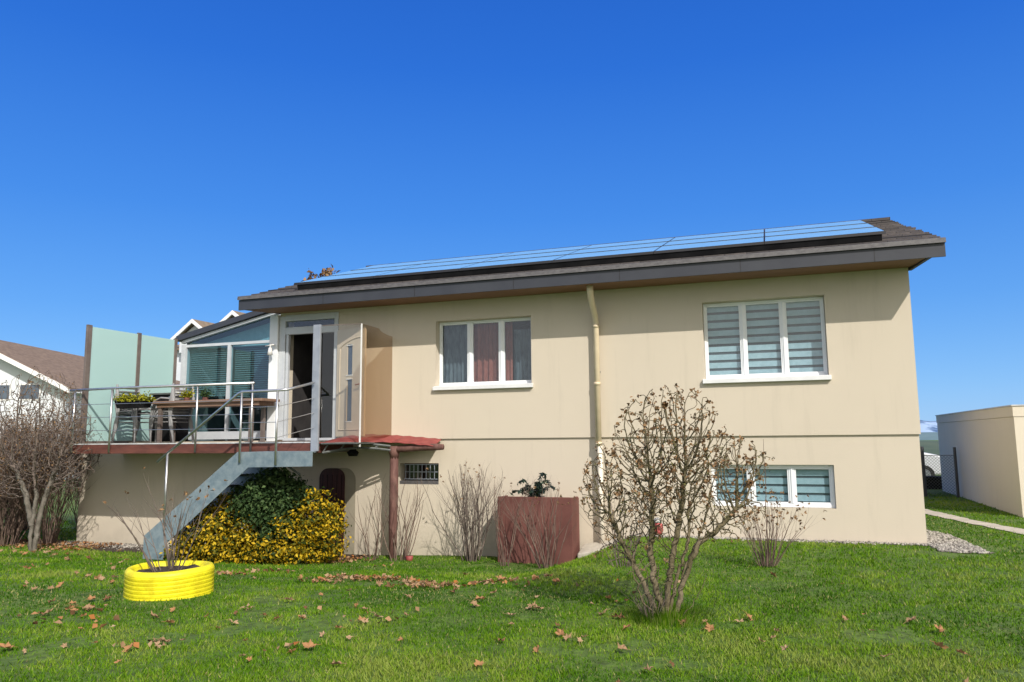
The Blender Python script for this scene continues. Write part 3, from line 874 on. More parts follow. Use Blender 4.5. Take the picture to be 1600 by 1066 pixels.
# clear windbreak by the entrance
wb = thing('glass_windbreak', (-7.0, 11.5, 0), 'bronze tinted glass windbreak with a grey post in front of the open door', 'windbreak')
q = MB(); q.box(-7.53, -7.39, DYF-.05, DYF+.0-.001, -.17, 2.0); q.build('post', M['alu'], wb, bevel=.004)
q = MB(); q.hexa([(-7.36,DYF-.02,.05),(-6.66,11.36,.05),(-6.66,11.372,.05),(-7.36,DYF-.008,.05),(-7.36,DYF-.02,1.975),(-6.66,11.36,1.975),(-6.66,11.372,1.975),(-7.36,DYF-.008,1.975)])
q.build('front_pane', M['clearglass'], wb)
q = MB()
poly = [(11.40,.05),(FY-.01,.05),(FY-.01,1.90)] + [(FY-.01-.5*math.sin(t*math.pi/2), 1.90+.085*(1-math.cos(t*math.pi/2))) for t in (.25,.5,.75,1)] + [(11.40,1.99)]
q.prism(poly, 'x', -6.664, -6.652); q.build('side_pane', M['bronzeglass'], wb)
q = MB(); q.box(-6.668, -6.648, 11.375, 11.398, -.1, 1.99); q.build('corner_post', M['sillw'], wb)
q = MB()
q.hexa([(-7.36,DYF-.03,1.976),(-6.66,11.35,1.976),(-6.66,11.38,1.976),(-7.36,DYF+.0,1.976),(-7.36,DYF-.03,1.988),(-6.66,11.35,1.988),(-6.66,11.38,1.988),(-7.36,DYF+.0,1.988)])
q.build('top_rail', M['bronzepost'], wb)
q = MB(); q.box(-7.36, -6.64, DYF+.0, FY-.015, -.052, -.03); q.build('base_plate', M['greysteel'], wb)

# ------------------------------------------------------------------ steel stair
st = thing('steel_staircase', (-9.3, 10.8, -1.9), 'grey galvanised steel stair with landing climbing to the terrace', 'staircase')
SYa, SYb = 10.5, 11.2
def stringer(y, xr):
    mb = MB()
    poly = [(-10.28,-1.95),(-10.28,-1.57),(-8.42,-.165),(xr,-.165),(xr,-.395),(-8.20,-.415),(-9.80,-1.68),(-9.86,-1.95)]
    mb.prism(poly, 'y', y, y+.012); mb.prism([(-8.42,-.165),(xr,-.165),(xr,-.175),(-8.42,-.175)], 'y', y+.0125, y+.06)
    return mb
stringer(SYa, -6.99).build('stringer', M['galv'], st)
stringer(SYb, -7.45).build('stringer', M['galv'], st)
q = MB(); q.hexa([(-8.35,SYa+.062,-.19),(-7.0,SYa+.062,-.19),(-7.38,SYb,-.19),(-8.35,SYb,-.19),(-8.35,SYa+.062,-.166),(-7.0,SYa+.062,-.166),(-7.38,SYb,-.166),(-8.35,SYb,-.166)])
q.build('landing_plate', M['galv'], st)
for k in range(7):
    t = (k+.6)/7.6
    x = -8.42 + (-10.28+8.42)*t; z = -.165 + (-1.57+.165)*t - .09
    q = MB(); q.box(x-.13, x+.13, SYa+.014, SYb-.002, z-.03, z); q.build('tread', M['greysteel'], st)
q = MB(); q.tube([(-8.0,SYa+.3,-.2),(-7.55,SYa+.5,-.55)], .02, 6); q.build('brace', M['greysteel'], st)
q = MB()
q.tube([(-10.05,SYa-.02,-.33),(-8.43,SYa-.02,.79),(-8.35,SYa-.02,.82),(-7.6,SYa-.02,.825),(-7.5,SYa+.02,.835),(-7.47,DYF-.09,.99)], .022, 10)
q.build('handrail', M['steel'], st, smooth=True)
for x, z0, z1 in ((-9.84,-1.45,-.20), (-8.36,-.34,.81), (-7.66,-.375,.81)):
    q = MB(); q.tube([(x,SYa-.02,z0),(x,SYa-.02,z1)], .019, 10); q.build('post', M['steel'], st, smooth=True)
for z in (.56, .31, .06):
    q = MB(); q.tube([(-8.36,SYa-.02,z),(-7.66,SYa-.02,z),(-7.47,DYF-.06,z+.17)], .006, 6); q.build('rod', M['steel'], st)

# ------------------------------------------------------------------ canopy over the basement door
cp = thing('door_canopy', (-6.6, 12.1, 0), 'red sheet canopy on a curved grey truss and brown timber post over the basement door', 'canopy')
q = MB()
A, B, C, D, E_ = (-7.42,11.30), (-6.42,12.02), (-5.62,12.06), (-5.66,12.49), (-7.42,12.49)
nA = 14
def czt(t): return -.02*t - .0 + .06*math.sin(math.pi*min(1, t*1.15))
row = []
for i in range(nA+1):
    t = i/nA
    if t < .56:
        s2 = t/.56; fx, fy = A[0]+(B[0]-A[0])*s2, A[1]+(B[1]-A[1])*s2
    else:
        s2 = (t-.56)/.44; fx, fy = B[0]+(C[0]-B[0])*s2, B[1]+(C[1]-B[1])*s2
    bx = E_[0]+(D[0]-E_[0])*t; by = 12.49
    cor = .012*(i % 2)
    row.append(((fx,fy,-.03-.07*t+.04*math.sin(math.pi*t)+cor), (bx,by,.12-.11*t+.02*math.sin(math.pi*t)+cor)))
for i in range(nA):
    a, b_ = row[i], row[i+1]
    dn = lambda p: (p[0], p[1], p[2]-.012)
    q.hexa([dn(a[0]),dn(b_[0]),dn(b_[1]),dn(a[1]),a[0],b_[0],b_[1],a[1]])
q.build('roof_sheet', M['redroof'], cp)
q = MB()
top, bot = [], []
for i in range(13):
    t = i/12
    x, y = -7.36+(B[0]+7.36)*t, 11.36+(B[1]-11.36)*t
    top.append((x, y, -.05+.03*math.sin(math.pi*t)-.05*t)); bot.append((x, y, -.20+.06*math.sin(math.pi*t)+.03*t))
q.tube(top, .022, 6); q.tube(bot, .022, 6)
for k in (0, 3, 6, 9): q.tube([bot[k], top[min(k+1,12)]], .014, 6)
q.tube([(-7.36,11.36,-.02),(-7.36,12.45,-.02)], .018, 6); q.tube([(-7.36,11.36,-.2),(-7.36,12.45,-.16)], .018, 6)
q.build('truss', M['greysteel'], cp)
q = MB()
q.tube([(-6.42,12.15,-2.3),(-6.42,12.15,-1.5),(-6.41,12.15,-.9),(-6.41,12.15,-.16)], [.06,.075,.078,.075], 9)
q.tube([(-6.41,12.15,-.32),(-6.41,12.15,-.10)], [.075,.12], 8)
q.build('post', M['reddust'], cp, smooth=True)
q = MB()
q.tube([(-6.5,12.13,-.16),(-6.2,12.13,-.145),(-5.9,12.13,-.125),(-5.6,12.13,-.12),(-5.46,12.13,-.12)], [.055,.062,.058,.06,.05], 9)
q.tube([(-6.45,12.28,-.13),(-5.75,12.28,-.10)], .035, 7)
q.build('beam', M['reddust'], cp, smooth=True)
cl = MB()
cl.tube([(-7.15,12.0,-.14),(-7.15,12.0,-.20)], [.03,.10], 12); cl.tube([(-7.15,12.0,-.20),(-7.15,12.0,-.27)], [.11,.075], 14)
tag(cl.build('hanging_lamp', M['black'], smooth=True), 'round dark lamp hanging under the red canopy', 'lamp')

# ------------------------------------------------------------------ things on the terrace
def make_chair(loc, label):
    t = thing('garden_chair', loc, label, 'chair', 'grey chairs stacked on the terrace')
    for s in (-1, 1):
        q = MB()
        yy = s*.27
        q.tube([(-.30,yy,0),(-.27,yy,.18),(-.20,yy,.36),(-.19,yy,.50),(-.24,yy,.72),(-.27,yy,.93)], [.021,.023,.025,.025,.022,.020], 8)
        q.tube([(.26,yy,0),(.27,yy,.2),(.24,yy,.42),(.16,yy,.60),(.02,yy,.65),(-.21,yy,.63)], [.016,.018,.018,.018,.018,.016], 8)
        q.build('side_frame', M['chair'], t, smooth=True, local=True)
    q = MB()
    for k in range(8): q.box(-.19+k*.058, -.145+k*.058, -.26, .26, .425-.004*k*0, .44)
    q.build('seat', M['chair'], t, local=True)
    q = MB()
    for k in range(7):
        z = .50+k*.06; xx = -.19-(z-.50)*.18
        q.tube([(xx,-.26,z),(xx-.035,0,z),(xx,.26,z)], .013, 6)
    q.build('backrest', M['chair'], t, smooth=True, local=True)
    return t
ch0 = make_chair((-12.15, 12.05, -.03), 'lowest grey metal chair of the left stack near the glass screen')
names = ['second', 'third', 'topmost']
for k in range(3):
    dup(ch0, (-12.15+.012*k, 12.05, -.03+.085*(k+1)), f'{names[k]} grey metal chair of the left stack near the glass screen')
for k, nm in enumerate(['lowest', 'second', 'third', 'topmost']):
    c = dup(ch0, (-11.42-.012*k, 12.25, -.03+.085*k), f'{nm} grey metal chair of the right stack beside the brown table')
    c.rotation_euler = (0, 0, math.pi)

tb = thing('terrace_table', (-10.1, 12.2, -.03), 'long brown table on the terrace in front of the sunroom', 'table')
q = MB(); q.box(-11.60, -9.0, 11.85, 12.40, .75, .80); q.build('tabletop', M['tablewood'], tb, bevel=.006)
q = MB(); q.box(-11.5, -9.1, 11.90, 12.35, .68, .749); q.build('apron', M['tablewood'], tb)
for x in (-11.44, -9.3):
    for y in (11.95, 12.30):
        q = MB(); q.box(x-.035, x+.035, y-.03, y+.03, -.03, .68); q.build('leg', M['bronzepost'], tb)

cb = thing('storage_box', (-12.5, 12.75, -.03), 'dark grey cabinet with a flat lid behind the stacked chairs', 'cabinet')
q = MB(); q.box(-12.55, -11.95, 12.86, 13.3, .0, 1.0); q.build('body', M['black'], cb, bevel=.01)
q = MB(); q.box(-12.6, -11.9, 12.83, 13.33, 1.002, 1.04); q.build('lid', M['greysteel'], cb, bevel=.006)
q = MB(); q.box(-12.45, -12.05, 12.84, 12.858, .55, .58); q.build('handle', M['greysteel'], cb)

# far right: garage
gr = thing('garage', (8, 20, -1.6), 'flat roofed beige garage block right of the house', 'garage')
q = MB()
GX, GY0, GY1 = 4.27, 17.04, 24.6
q.box(GX, 13.5, GY0, GY1, -2.6, .34); q.build('wall', M['garage'], gr)
q = MB(); q.box(GX-.012, 13.52, GY0-.012, GY1+.012, .345, .545); q.build('parapet', M['garage'], gr)
q = MB(); q.box(GX-.03, 13.54, GY0-.03, GY1+.03, .547, .57); q.build('coping', M['trim'], gr)

# chain link fence between house and garage
fe = thing('chain_link_fence', (3.9, 22, -1.8), 'chain link fence with dark steel posts against the beige garage', 'fence')
for x, rr_, zt in ((4.16, .035, -.30), (3.42, .05, -.28), (3.18, .04, -.36)):
    q = MB(); q.tube([(x,22.0,-2.0),(x,22.0,zt)], rr_, 8); q.build('post', M['fascia'], fe)
q = MB()
def seg_clip(x0, z0, dx, dz, xa, xb, za, zb):
    # clip line to box
    t0, t1 = -1e9, 1e9
    for p, d, lo, hi in ((x0,dx,xa,xb),(z0,dz,za,zb)):
        a, b_ = (lo-p)/d, (hi-p)/d
        t0 = max(t0, min(a,b_)); t1 = min(t1, max(a,b_))
    return (t0, t1) if t1 > t0 else None
for k in range(-60, 60):
    for sgn in (1, -1):
        c_ = seg_clip(3.42 + k*.075, -1.1, 1, sgn, 3.42, 4.16, -1.75, -.50)
        if c_:
            x0, z0 = 3.42+k*.075, -1.1
            q.tube([(x0+c_[0],21.99+.006*sgn,z0+sgn*c_[0]),(x0+c_[1],21.99+.006*sgn,z0+sgn*c_[1])], .0035, 4, cap=False)
q.tube([(3.18,21.99,-.50),(4.16,21.99,-.50)], .008, 5)
q.build('wire_mesh', M['greysteel'], fe)

# white car behind the fence
cr_ = thing('parked_car', (3.2, 29, -2.05), 'white car partly hidden behind the house corner and fence', 'car')
cx0 = 1.0
cz = gz(3, 29)
prof = [(cx0,cz+.35),(cx0+.02,cz+.8),(cx0+.7,cz+1.0),(cx0+1.3,cz+1.42),(cx0+2.6,cz+1.46),(cx0+3.35,cz+1.05),(cx0+4.15,cz+.88),(cx0+4.25,cz+.45),(cx0+4.2,cz+.3),(cx0+.1,cz+.3)]
q = MB(); q.prism(prof, 'y', 28.2, 29.9); q.build('body', M['carwhite'], cr_, bevel=.06)
q = MB()
q.prism([(cx0+1.05,cz+1.03),(cx0+1.42,cz+1.34),(cx0+2.5,cz+1.37),(cx0+3.05,cz+1.06)], 'y', 28.19, 28.198)
q.hexa([(cx0+2.72,28.3,cz+1.43),(cx0+3.36,28.3,cz+1.07),(cx0+3.36,29.8,cz+1.07),(cx0+2.72,29.8,cz+1.43),(cx0+2.75,28.3,cz+1.44),(cx0+3.39,28.3,cz+1.08),(cx0+3.39,29.8,cz+1.08),(cx0+2.75,29.8,cz+1.44)])
q.build('window', M['carglass'], cr_)
for x in (cx0+.85, cx0+3.4):
    for y in (28.15, 29.75):
        q = MB(); q.tube([(x,y,cz+.31),(x,y+.2,cz+.31)], .31, 18); wh = q.build('wheel', M['tyre'], cr_)
        q = MB(); q.tube([(x,y-.006,cz+.31),(x,y-.001,cz+.31)], .19, 14); q.build('rim', M['steel'], wh)
bn = MB(); bn.hexa([(4.02,25.3,-2.1),(4.5,25.3,-2.1),(4.5,25.8,-2.1),(4.02,25.8,-2.1),(3.97,25.25,-1.25),(4.55,25.25,-1.25),(4.55,25.85,-1.25),(3.97,25.85,-1.25)])
bt = thing('rubbish_bin', (4.2, 25.5, -1.9), 'dark bin standing beyond the fence near the garage corner', 'bin')
bn.build('body', M['black'], bt)
bn = MB(); bn.box(3.94, 4.58, 25.2, 25.9, -1.248, -1.19); bn.build('lid', M['black'], bt, bevel=.02)

# brown panel box and palm-like plant
bx = thing('planter_box', (-3.7, 12.0, -2), 'tall faded brown planter box against the house wall', 'planter')
q = MB()
q.box(-4.42, -3.16, 11.98, 12.02, -2.3, -.93); q.box(-4.42, -3.16, 12.40, 12.44, -2.3, -.96)
q.box(-4.42, -4.38, 12.021, 12.399, -2.3, -.94); q.box(-3.20, -3.16, 12.021, 12.399, -2.3, -.94)
q.build('side_panel', M['brownbox'], bx, bevel=.006)
q = MB(); q.box(-4.379, -3.201, 12.021, 12.399, -1.2, -1.02); q.build('soil', M['soil'], bx)

# ------------------------------------------------------------------ far houses
def far_house(loc, rot, w, l, eave, ridge, label, wins, roofmat):
    t = thing('apartment_house' if w > 9 else 'gabled_house', loc, label, 'house')
    t.rotation_euler = (0, 0, rot)
    t_loc = Vector(loc)
    def put(mb, name, mat, par=t):
        me_o = mb.build(name, mat); me_o.parent = par; return me_o
    q = MB(); q.prism([(-w/2,0),(w/2,0),(w/2,eave),(0,ridge-.12),(-w/2,eave)], 'y', 0, l); wall = put(q, 'wall', M['farwall'])
    q = MB(); ov = .6; sl = (ridge-eave)/(w/2)
    for s in (-1, 1):
        p0 = (0, ridge); p1 = (s*(w/2+ov), eave-ov*sl)
        q.prism([p0, p1, (p1[0], p1[1]+.22), (0, ridge+.22)], 'y', -.7, l+.5)
    rf = put(q, 'roof', roofmat)
    q = MB()
    for s in (-1, 1):
        p0 = (0, ridge-.12); p1 = (s*(w/2+ov+.02), eave-(ov+.02)*sl-.12)
        q.prism([p0, p1, (p1[0], p1[1]+.30), (0, ridge+.18)], 'y', -.78, -.705)
        q.box(s*(w/2+ov)-.06, s*(w/2+ov)+.06, -.7, l+.5, eave-ov*sl-.05, eave-ov*sl+.10)
    put(q, 'bargeboard', M['farbarge'])
    for (x, z, ww, wh) in wins:
        q = MB(); q.box(x-ww/2-.08, x+ww/2+.08, -.03, -.005, z-.1, z+wh+.08); fr_ = put(q, 'window', M['farbarge'])
        q = MB(); q.box(x-ww/2, x+ww/2, -.045, -.032, z, z+wh); q.build('pane', M['farglass']).parent = fr_
    return t

fh = far_house((-46.9, 33, gz(-46, 33)), math.radians(20), 12.6, 16, 5.6, 8.75,
          'white gabled house with a brown tiled roof at the left edge',
          [(4.1,4.9,1.15,.85), (2.3,4.9,1.15,.85), (-1,4.9,1.2,.9), (3.2,1.6,1.2,1.3), (-1,1.6,1.2,1.3)], M['farroof'])
fh2 = far_house((-40.6, 41.5, gz(-40, 41)), math.radians(20), 8.0, 12, 5.0, 7.0,
          'lower white house with a brown roof just left of the glass screen',
          [(2.4,3.6,1.1,1.0), (0,3.6,1.1,1.0), (2.4,1.2,1.1,1.2)], M['farroof'])
ah = thing('apartment_building', (-50, 60, -10), 'white apartment building whose two gabled dormers show above the sunroom roof', 'building')
q = MB(); q.box(-57.5, -41, 61, 74, -12, 9.3); q.build('wall', M['farwall'], ah)
q = MB(); q.prism([(60.4,9.3),(67.5,11.6),(74.6,9.3),(74.6,9.1),(67.5,11.4),(60.4,9.1)], 'x', -58, -40.5); q.build('roof', M['farroof2'], ah)
for px_, pz in ((-53.7, 11.95), (-48.95, 12.5)):
    q = MB(); q.prism([(px_-2.0,8.8),(px_+2.0,8.8),(px_+2.0,pz-1.75),(px_,pz-.35),(px_-2.0,pz-1.75)], 'y', 60.2, 67)
    dm = q.build('dormer', M['farwall'], ah)
    q = MB()
    for s in (-1, 1):
        q.prism([(px_,pz-.15),(px_+s*2.55,pz-1.98),(px_+s*2.55,pz-1.80),(px_,pz+.03)], 'y', 59.6, 67.2)
    q.build('dormer_roof', M['farroof2'], dm)
    q = MB()
    for s in (-1, 1):
        q.prism([(px_,pz-.36),(px_+s*2.58,pz-2.22),(px_+s*2.58,pz-1.85),(px_,pz+.02)], 'y', 59.5, 59.6)
    q.build('bargeboard', M['farbarge'], dm)
for k in range(5):
    for z in (-3, 0, 3, 6):
        q = MB(); q.box(-56+k*3.1, -54.8+k*3.1, 60.95, 60.99, z, z+1.3); q.build('window', M['farglass'], ah)

# ------------------------------------------------------------------ plants: generators
def attr_rnd(me, vals):
    a = me.attributes.new('rnd', 'FLOAT', 'FACE')
    a.data.foreach_set('value', np.asarray(vals, dtype=np.float32))

def np_mesh(name, verts, faces, mat, parent=None, rnd=None, smooth=False):
    """verts (n,3); faces (m,k) all the same size"""
    verts = np.asarray(verts, dtype=np.float32); faces = np.asarray(faces, dtype=np.int32)
    m_, k = faces.shape
    me = bpy.data.meshes.new(name)
    me.vertices.add(len(verts)); me.vertices.foreach_set('co', verts.ravel())
    me.loops.add(m_*k); me.loops.foreach_set('vertex_index', faces.ravel())
    me.polygons.add(m_)
    me.polygons.foreach_set('loop_start', np.arange(0, m_*k, k, dtype=np.int32))
    me.polygons.foreach_set('loop_total', np.full(m_, k, dtype=np.int32))
    me.update(calc_edges=True)
    me.materials.append(mat)
    if rnd is not None: attr_rnd(me, rnd)
    if smooth: me.polygons.foreach_set('use_smooth', [True]*m_)
    o = bpy.data.objects.new(name, me); COL.objects.link(o)
    if parent is not None:
        o.parent = parent
        o.matrix_parent_inverse = Matrix.Translation(parent.location).inverted() if parent.type == 'EMPTY' else Matrix()
    return o

def leaf_cloud(name, centers, normals, size, mat, parent, seed, rnd=None, aspect=1.8, jitter=.9):
    """small folded leaves: two quads each, pointing roughly along the normals"""
    r = np.random.default_rng(seed)
    n = len(centers); C = np.asarray(centers); Nn = np.asarray(normals)
    d = Nn + r.normal(0, jitter, (n,3)); d /= np.linalg.norm(d, axis=1)[:,None]
    a = np.cross(d, r.normal(0,1,(n,3))); a /= np.linalg.norm(a, axis=1)[:,None]
    b_ = np.cross(d, a)
    s = size*r.uniform(.6,1.35,(n,1))
    L_ = s*aspect/2; W2 = s/2
    # rhombic leaf, mid-rib folded
    tip = C + a*L_; root = C - a*L_; mid1 = C + b_*W2 + d*W2*.45; mid2 = C - b_*W2 + d*W2*.45
    V = np.concatenate([root, mid1, tip, mid2], axis=0)
    i = np.arange(n)
    F = np.concatenate([np.stack([i, i+n, i+2*n], 1), np.stack([i, i+2*n, i+3*n], 1)], 0)
    rv = r.uniform(0,1,n) if rnd is None else np.asarray(rnd)
    return np_mesh(name, V, F, mat, parent, np.concatenate([rv, rv]))

def tubes_mesh(name, segs, mat, parent, sides=4, smooth=True):
    """segs: list of (p0,p1,r0,r1)"""
    A = np.array([s[0] for s in segs], float); B = np.array([s[1] for s in segs], float)
    ra = np.array([s[2] for s in segs])[:,None]; rb = np.array([s[3] for s in segs])[:,None]
    d = B-A; ln = np.linalg.norm(d, axis=1)[:,None]; ln[ln<1e-9] = 1; d = d/ln
    ref = np.where(np.abs(d[:,2:3])<.9, np.array([[0,0,1.]]), np.array([[1.,0,0]]))
    u = np.cross(d, ref); u /= np.linalg.norm(u, axis=1)[:,None]; w = np.cross(d, u)
    n = len(segs); rings = []
    for P_, r_ in ((A, ra), (B+d*rb*.3, rb)):
        for k in range(sides):
            t = 2*math.pi*k/sides
            rings.append(P_ + (u*math.cos(t)+w*math.sin(t))*r_)
    V = np.concatenate(rings, 0); i = np.arange(n); F = []
    for k in range(sides):
        k2 = (k+1) % sides
        F.append(np.stack([i+k*n, i+k2*n, i+(sides+k2)*n, i+(sides+k)*n], 1))
    return np_mesh(name, V, np.concatenate(F, 0), mat, parent, smooth=smooth)

RV = np.array([.9445, .3285, 0]); DV = np.array([-.3285, .9445, 0])   # across / away from the viewer side of the garden
def colonize(base, stems, blobs, n_att, seed, step=.05, kill=.07, infl=.45, iters=90, tropism=.12, rtip=.0028, expo=.42, rmax=.06):
    """grow limbs toward points scattered in the crown volume"""
    r = np.random.default_rng(seed)
    att = []
    vols = np.array([b[1][0]*b[1][1]*b[1][2] for b in blobs]); vols = vols/vols.sum()
    for (c, rad), v in zip(blobs, vols):
        m_ = int(n_att*v)
        p = r.normal(0,1,(m_,3)); p /= np.linalg.norm(p,axis=1)[:,None]; p *= (r.uniform(0,1,(m_,1))**.42)
        p = p*np.array(rad) + np.array(c); att.append(p)
    att = np.concatenate(att)
    att = base + att[:,0:1]*RV + att[:,1:2]*DV + att[:,2:3]*np.array([0,0,1.])
    nodes = []; par = []
    for st in stems:
        prev = -1
        for p in st:
            p = base + p[0]*RV + p[1]*DV + p[2]*np.array([0,0,1.])
            if prev >= 0:
                q0 = nodes[prev]; L_ = np.linalg.norm(p-q0); k = max(1, int(L_/step))
                for j in range(1, k+1):
                    nodes.append(q0+(p-q0)*j/k + (r.normal(0,.006,3) if j < k else 0)); par.append(prev if j == 1 else len(nodes)-2)
                prev = len(nodes)-1
            else:
                nodes.append(p); par.append(-1); prev = len(nodes)-1
    nodes = [np.array(n_) for n_ in nodes]
    for it in range(iters):
        if len(att) == 0: break
        P_ = np.array(nodes)
        near = np.empty(len(att), int); dist = np.empty(len(att))
        for c in range(0, len(att), 400):
            dd = np.linalg.norm(att[c:c+400,None,:]-P_[None], axis=2)
            near[c:c+400] = dd.argmin(1); dist[c:c+400] = dd.min(1)
        ok = dist < infl
        if not ok.any(): break
        added = 0
        for ni in np.unique(near[ok]):
            v = att[ok & (near == ni)] - P_[ni]; v /= np.linalg.norm(v,axis=1)[:,None]
            d = v.mean(0); d[2] += tropism; d += r.normal(0,.06,3); d /= max(np.linalg.norm(d),1e-6)
            nodes.append(P_[ni]+d*step); par.append(int(ni)); added += 1
        att = att[dist > kill]
        if not added or len(nodes) > 9000: break
    n = len(nodes); cnt = np.zeros(n); kids = np.zeros(n, int)
    for i in range(n):
        if par[i] >= 0: kids[par[i]] += 1
    for i in range(n-1, -1, -1):
        if kids[i] == 0: cnt[i] = 1
        if par[i] >= 0: cnt[par[i]] += cnt[i]
    rad = np.minimum(rtip*cnt**expo, rmax)
    segs = [(nodes[par[i]], nodes[i], min(rad[par[i]], rad[i]*1.5), rad[i]) for i in range(n) if par[i] >= 0]
    tips = [(nodes[i], nodes[i]-nodes[par[i]]) for i in range(n) if kids[i] == 0 and par[i] >= 0]
    return segs, tips, nodes

def bush_at(x, y): return np.array([x, y, gz(x, y)-.03])

# ---- the gnarled shrub in front of the house
base = bush_at(-1.04, 7.17)
blobs = [((.10,0,1.50),(.58,.50,.62)), ((-.30,0,1.18),(.44,.42,.48)), ((-.52,.05,1.12),(.24,.3,.38)), ((.58,.05,1.32),(.40,.36,.34)), ((-.26,.1,.74),(.40,.36,.36)),
         ((.52,-.05,.92),(.46,.34,.22)), ((.90,.05,1.36),(.12,.2,.30)), ((-.05,0,.45),(.30,.28,.26)), ((.45,.05,.98),(.25,.25,.3)), ((.0,0,1.0),(.5,.4,.35))]
stems = [[(0,0,0),(.02,0,.25),(.10,.03,.62),(.20,.04,1.05),(.22,.03,1.3)], [(0,0,.02),(-.08,.02,.28),(-.12,.04,.62),(-.08,.03,1.0),(-.10,.0,1.3)],
         [(.06,-.02,0),(.16,-.04,.35),(.30,-.06,.68),(.52,-.08,.85),(.66,-.08,1.0)], [(-.05,.05,0),(-.18,.04,.30),(-.36,.02,.66),(-.48,0,.95)],
         [(.1,.08,0),(.2,.15,.4),(.42,.2,.8)], [(.02,.0,.0),(.10,-.02,.35),(.22,-.03,.7),(.24,-.02,1.0)], [(-.02,-.04,0),(-.22,-.1,.18),(-.30,-.12,.42)], [(.08,-.05,0),(.22,-.12,.16),(.34,-.15,.40)]]
segs, tips, nodes = colonize(base, stems, blobs, 3500, 4, step=.038, kill=.056, infl=.32, rtip=.0034, expo=.40, rmax=.042, tropism=.55)
t = thing('gnarled_shrub', tuple(base), 'large gnarled leafless shrub with withered brown buds on the lawn', 'shrub')
tubes_mesh('branch', segs, M['mossbark'], t, sides=5)
r = np.random.default_rng(8)
C, Nn, rv = [], [], []
for p_, d in tips:
    hgt = p_[2]-base[2]
    if r.uniform() > (hgt-.45)/.8: continue
    for k in range(r.integers(4, 9)):
        C.append(p_+r.normal(0,.011,3)+d*.2); Nn.append(d/np.linalg.norm(d)+r.normal(0,.4,3)); rv.append(r.uniform())
leaf_cloud('withered_buds', C, Nn, .020, M['bud'], t, 2, rnd=rv, aspect=1.5)
C, Nn = [], []
for n_ in nodes[::2]:
    hgt = n_[2]-base[2]
    if .9 < hgt < 1.6 and r.uniform() < .32 or (hgt < .9 and r.uniform() < .08):
        for k in range(3): C.append(n_+r.normal(0,.02,3)); Nn.append((0,0,1))
leaf_cloud('moss', C, Nn, .013, M['moss'], t, 3)

ff = thing('bird_feeder', (-1.10, 7.25, -.82), 'small red feeder with a white top hanging in the gnarled shrub', 'feeder')
q = MB(); q.tube([(-1.10,7.25,-.885),(-1.10,7.25,-.85),(-1.10,7.25,-.80),(-1.10,7.25,-.775)], [.03,.05,.05,.035], 12); q.build('body', M['redfeeder'], ff, smooth=True)
q = MB(); q.tube([(-1.10,7.25,-.774),(-1.10,7.25,-.745),(-1.10,7.25,-.73)], [.04,.03,.01], 12); q.build('cap', M['lamp'], ff, smooth=True)

# ---- multi-stem twiggy shrubs
def twiggy(name, x, y, height, spread, n, seed, label, cat='shrub', group=None, mat='twig', side=3, rad=.007, lean=(0,0), curve=.25, buds=0):
    rr = random.Random(seed); base = bush_at(x, y)
    t = thing(name, tuple(base), label, cat, group)
    segs = []; tips = []
    def grow(p, d, L_, r0, depth):
        k = max(3, int(L_/.09)); st = L_/k
        for i in range(k):
            f = 1-.75*i/k; f2 = 1-.75*(i+1)/k
            d2 = d + np.array([rr.gauss(0,.075), rr.gauss(0,.075), rr.gauss(0,.04)+.03]); d2 /= np.linalg.norm(d2)
            q_ = p + d2*st
            segs.append((p, q_, r0*f, r0*f2)); p, d = q_, d2
            if depth > 0 and i > k*.25 and rr.random() < side/k*1.3:
                a = rr.uniform(0, 2*math.pi); sp = rr.uniform(.35, .75)
                dd = d + np.array([math.cos(a)*sp, math.sin(a)*sp, .1]); dd /= np.linalg.norm(dd)
                grow(p, dd, L_*(1-i/k)*rr.uniform(.5,.9)+.05, r0*f2*.65, depth-1)
        tips.append((p, d))
    for s in range(n):
        a = rr.uniform(0, 2*math.pi); q0 = rr.random()**.5
        off = np.array([math.cos(a), math.sin(a), 0])*q0
        p = base + off*.09*spread/.4
        d = np.array([0,0,1.]) + off*spread/height*1.1 + np.array([lean[0]*RV[0], lean[0]*RV[1], 0])
        d /= np.linalg.norm(d)
        grow(p, d, height*rr.uniform(.6, 1.02), rad*rr.uniform(.7,1.25), 2)
    tubes_mesh('branch', segs, M[mat], t, sides=4)
    if buds:
        C = []; Nn = []
        for p, d in tips:
            if rr.random() < buds:
                for k in range(3): C.append(p+np.array([rr.gauss(0,.008) for _ in range(3)])); Nn.append(d)
        if C: leaf_cloud('withered_buds', C, Nn, .022, M['bud'], t, seed)
    return t

twiggy('twiggy_shrub', -.21, 10.08, .85, .46, 34, 21, 'low clump of thin reddish stems with one long upright shoot', mat='twigred', rad=.0055, buds=.5)
sh = bpy.data.objects['twiggy_shrub']
p0 = bush_at(-.23, 10.08); sg = []
pp = p0.copy(); rr = random.Random(2)
for i in range(16):
    q_ = pp+np.array([rr.gauss(.004,.006), rr.gauss(0,.005), .098]); sg.append((pp, q_, .008*(1-i*.045), .008*(1-(i+1)*.045))); pp = q_
tubes_mesh('long_shoot', sg, M['twigred'], sh)

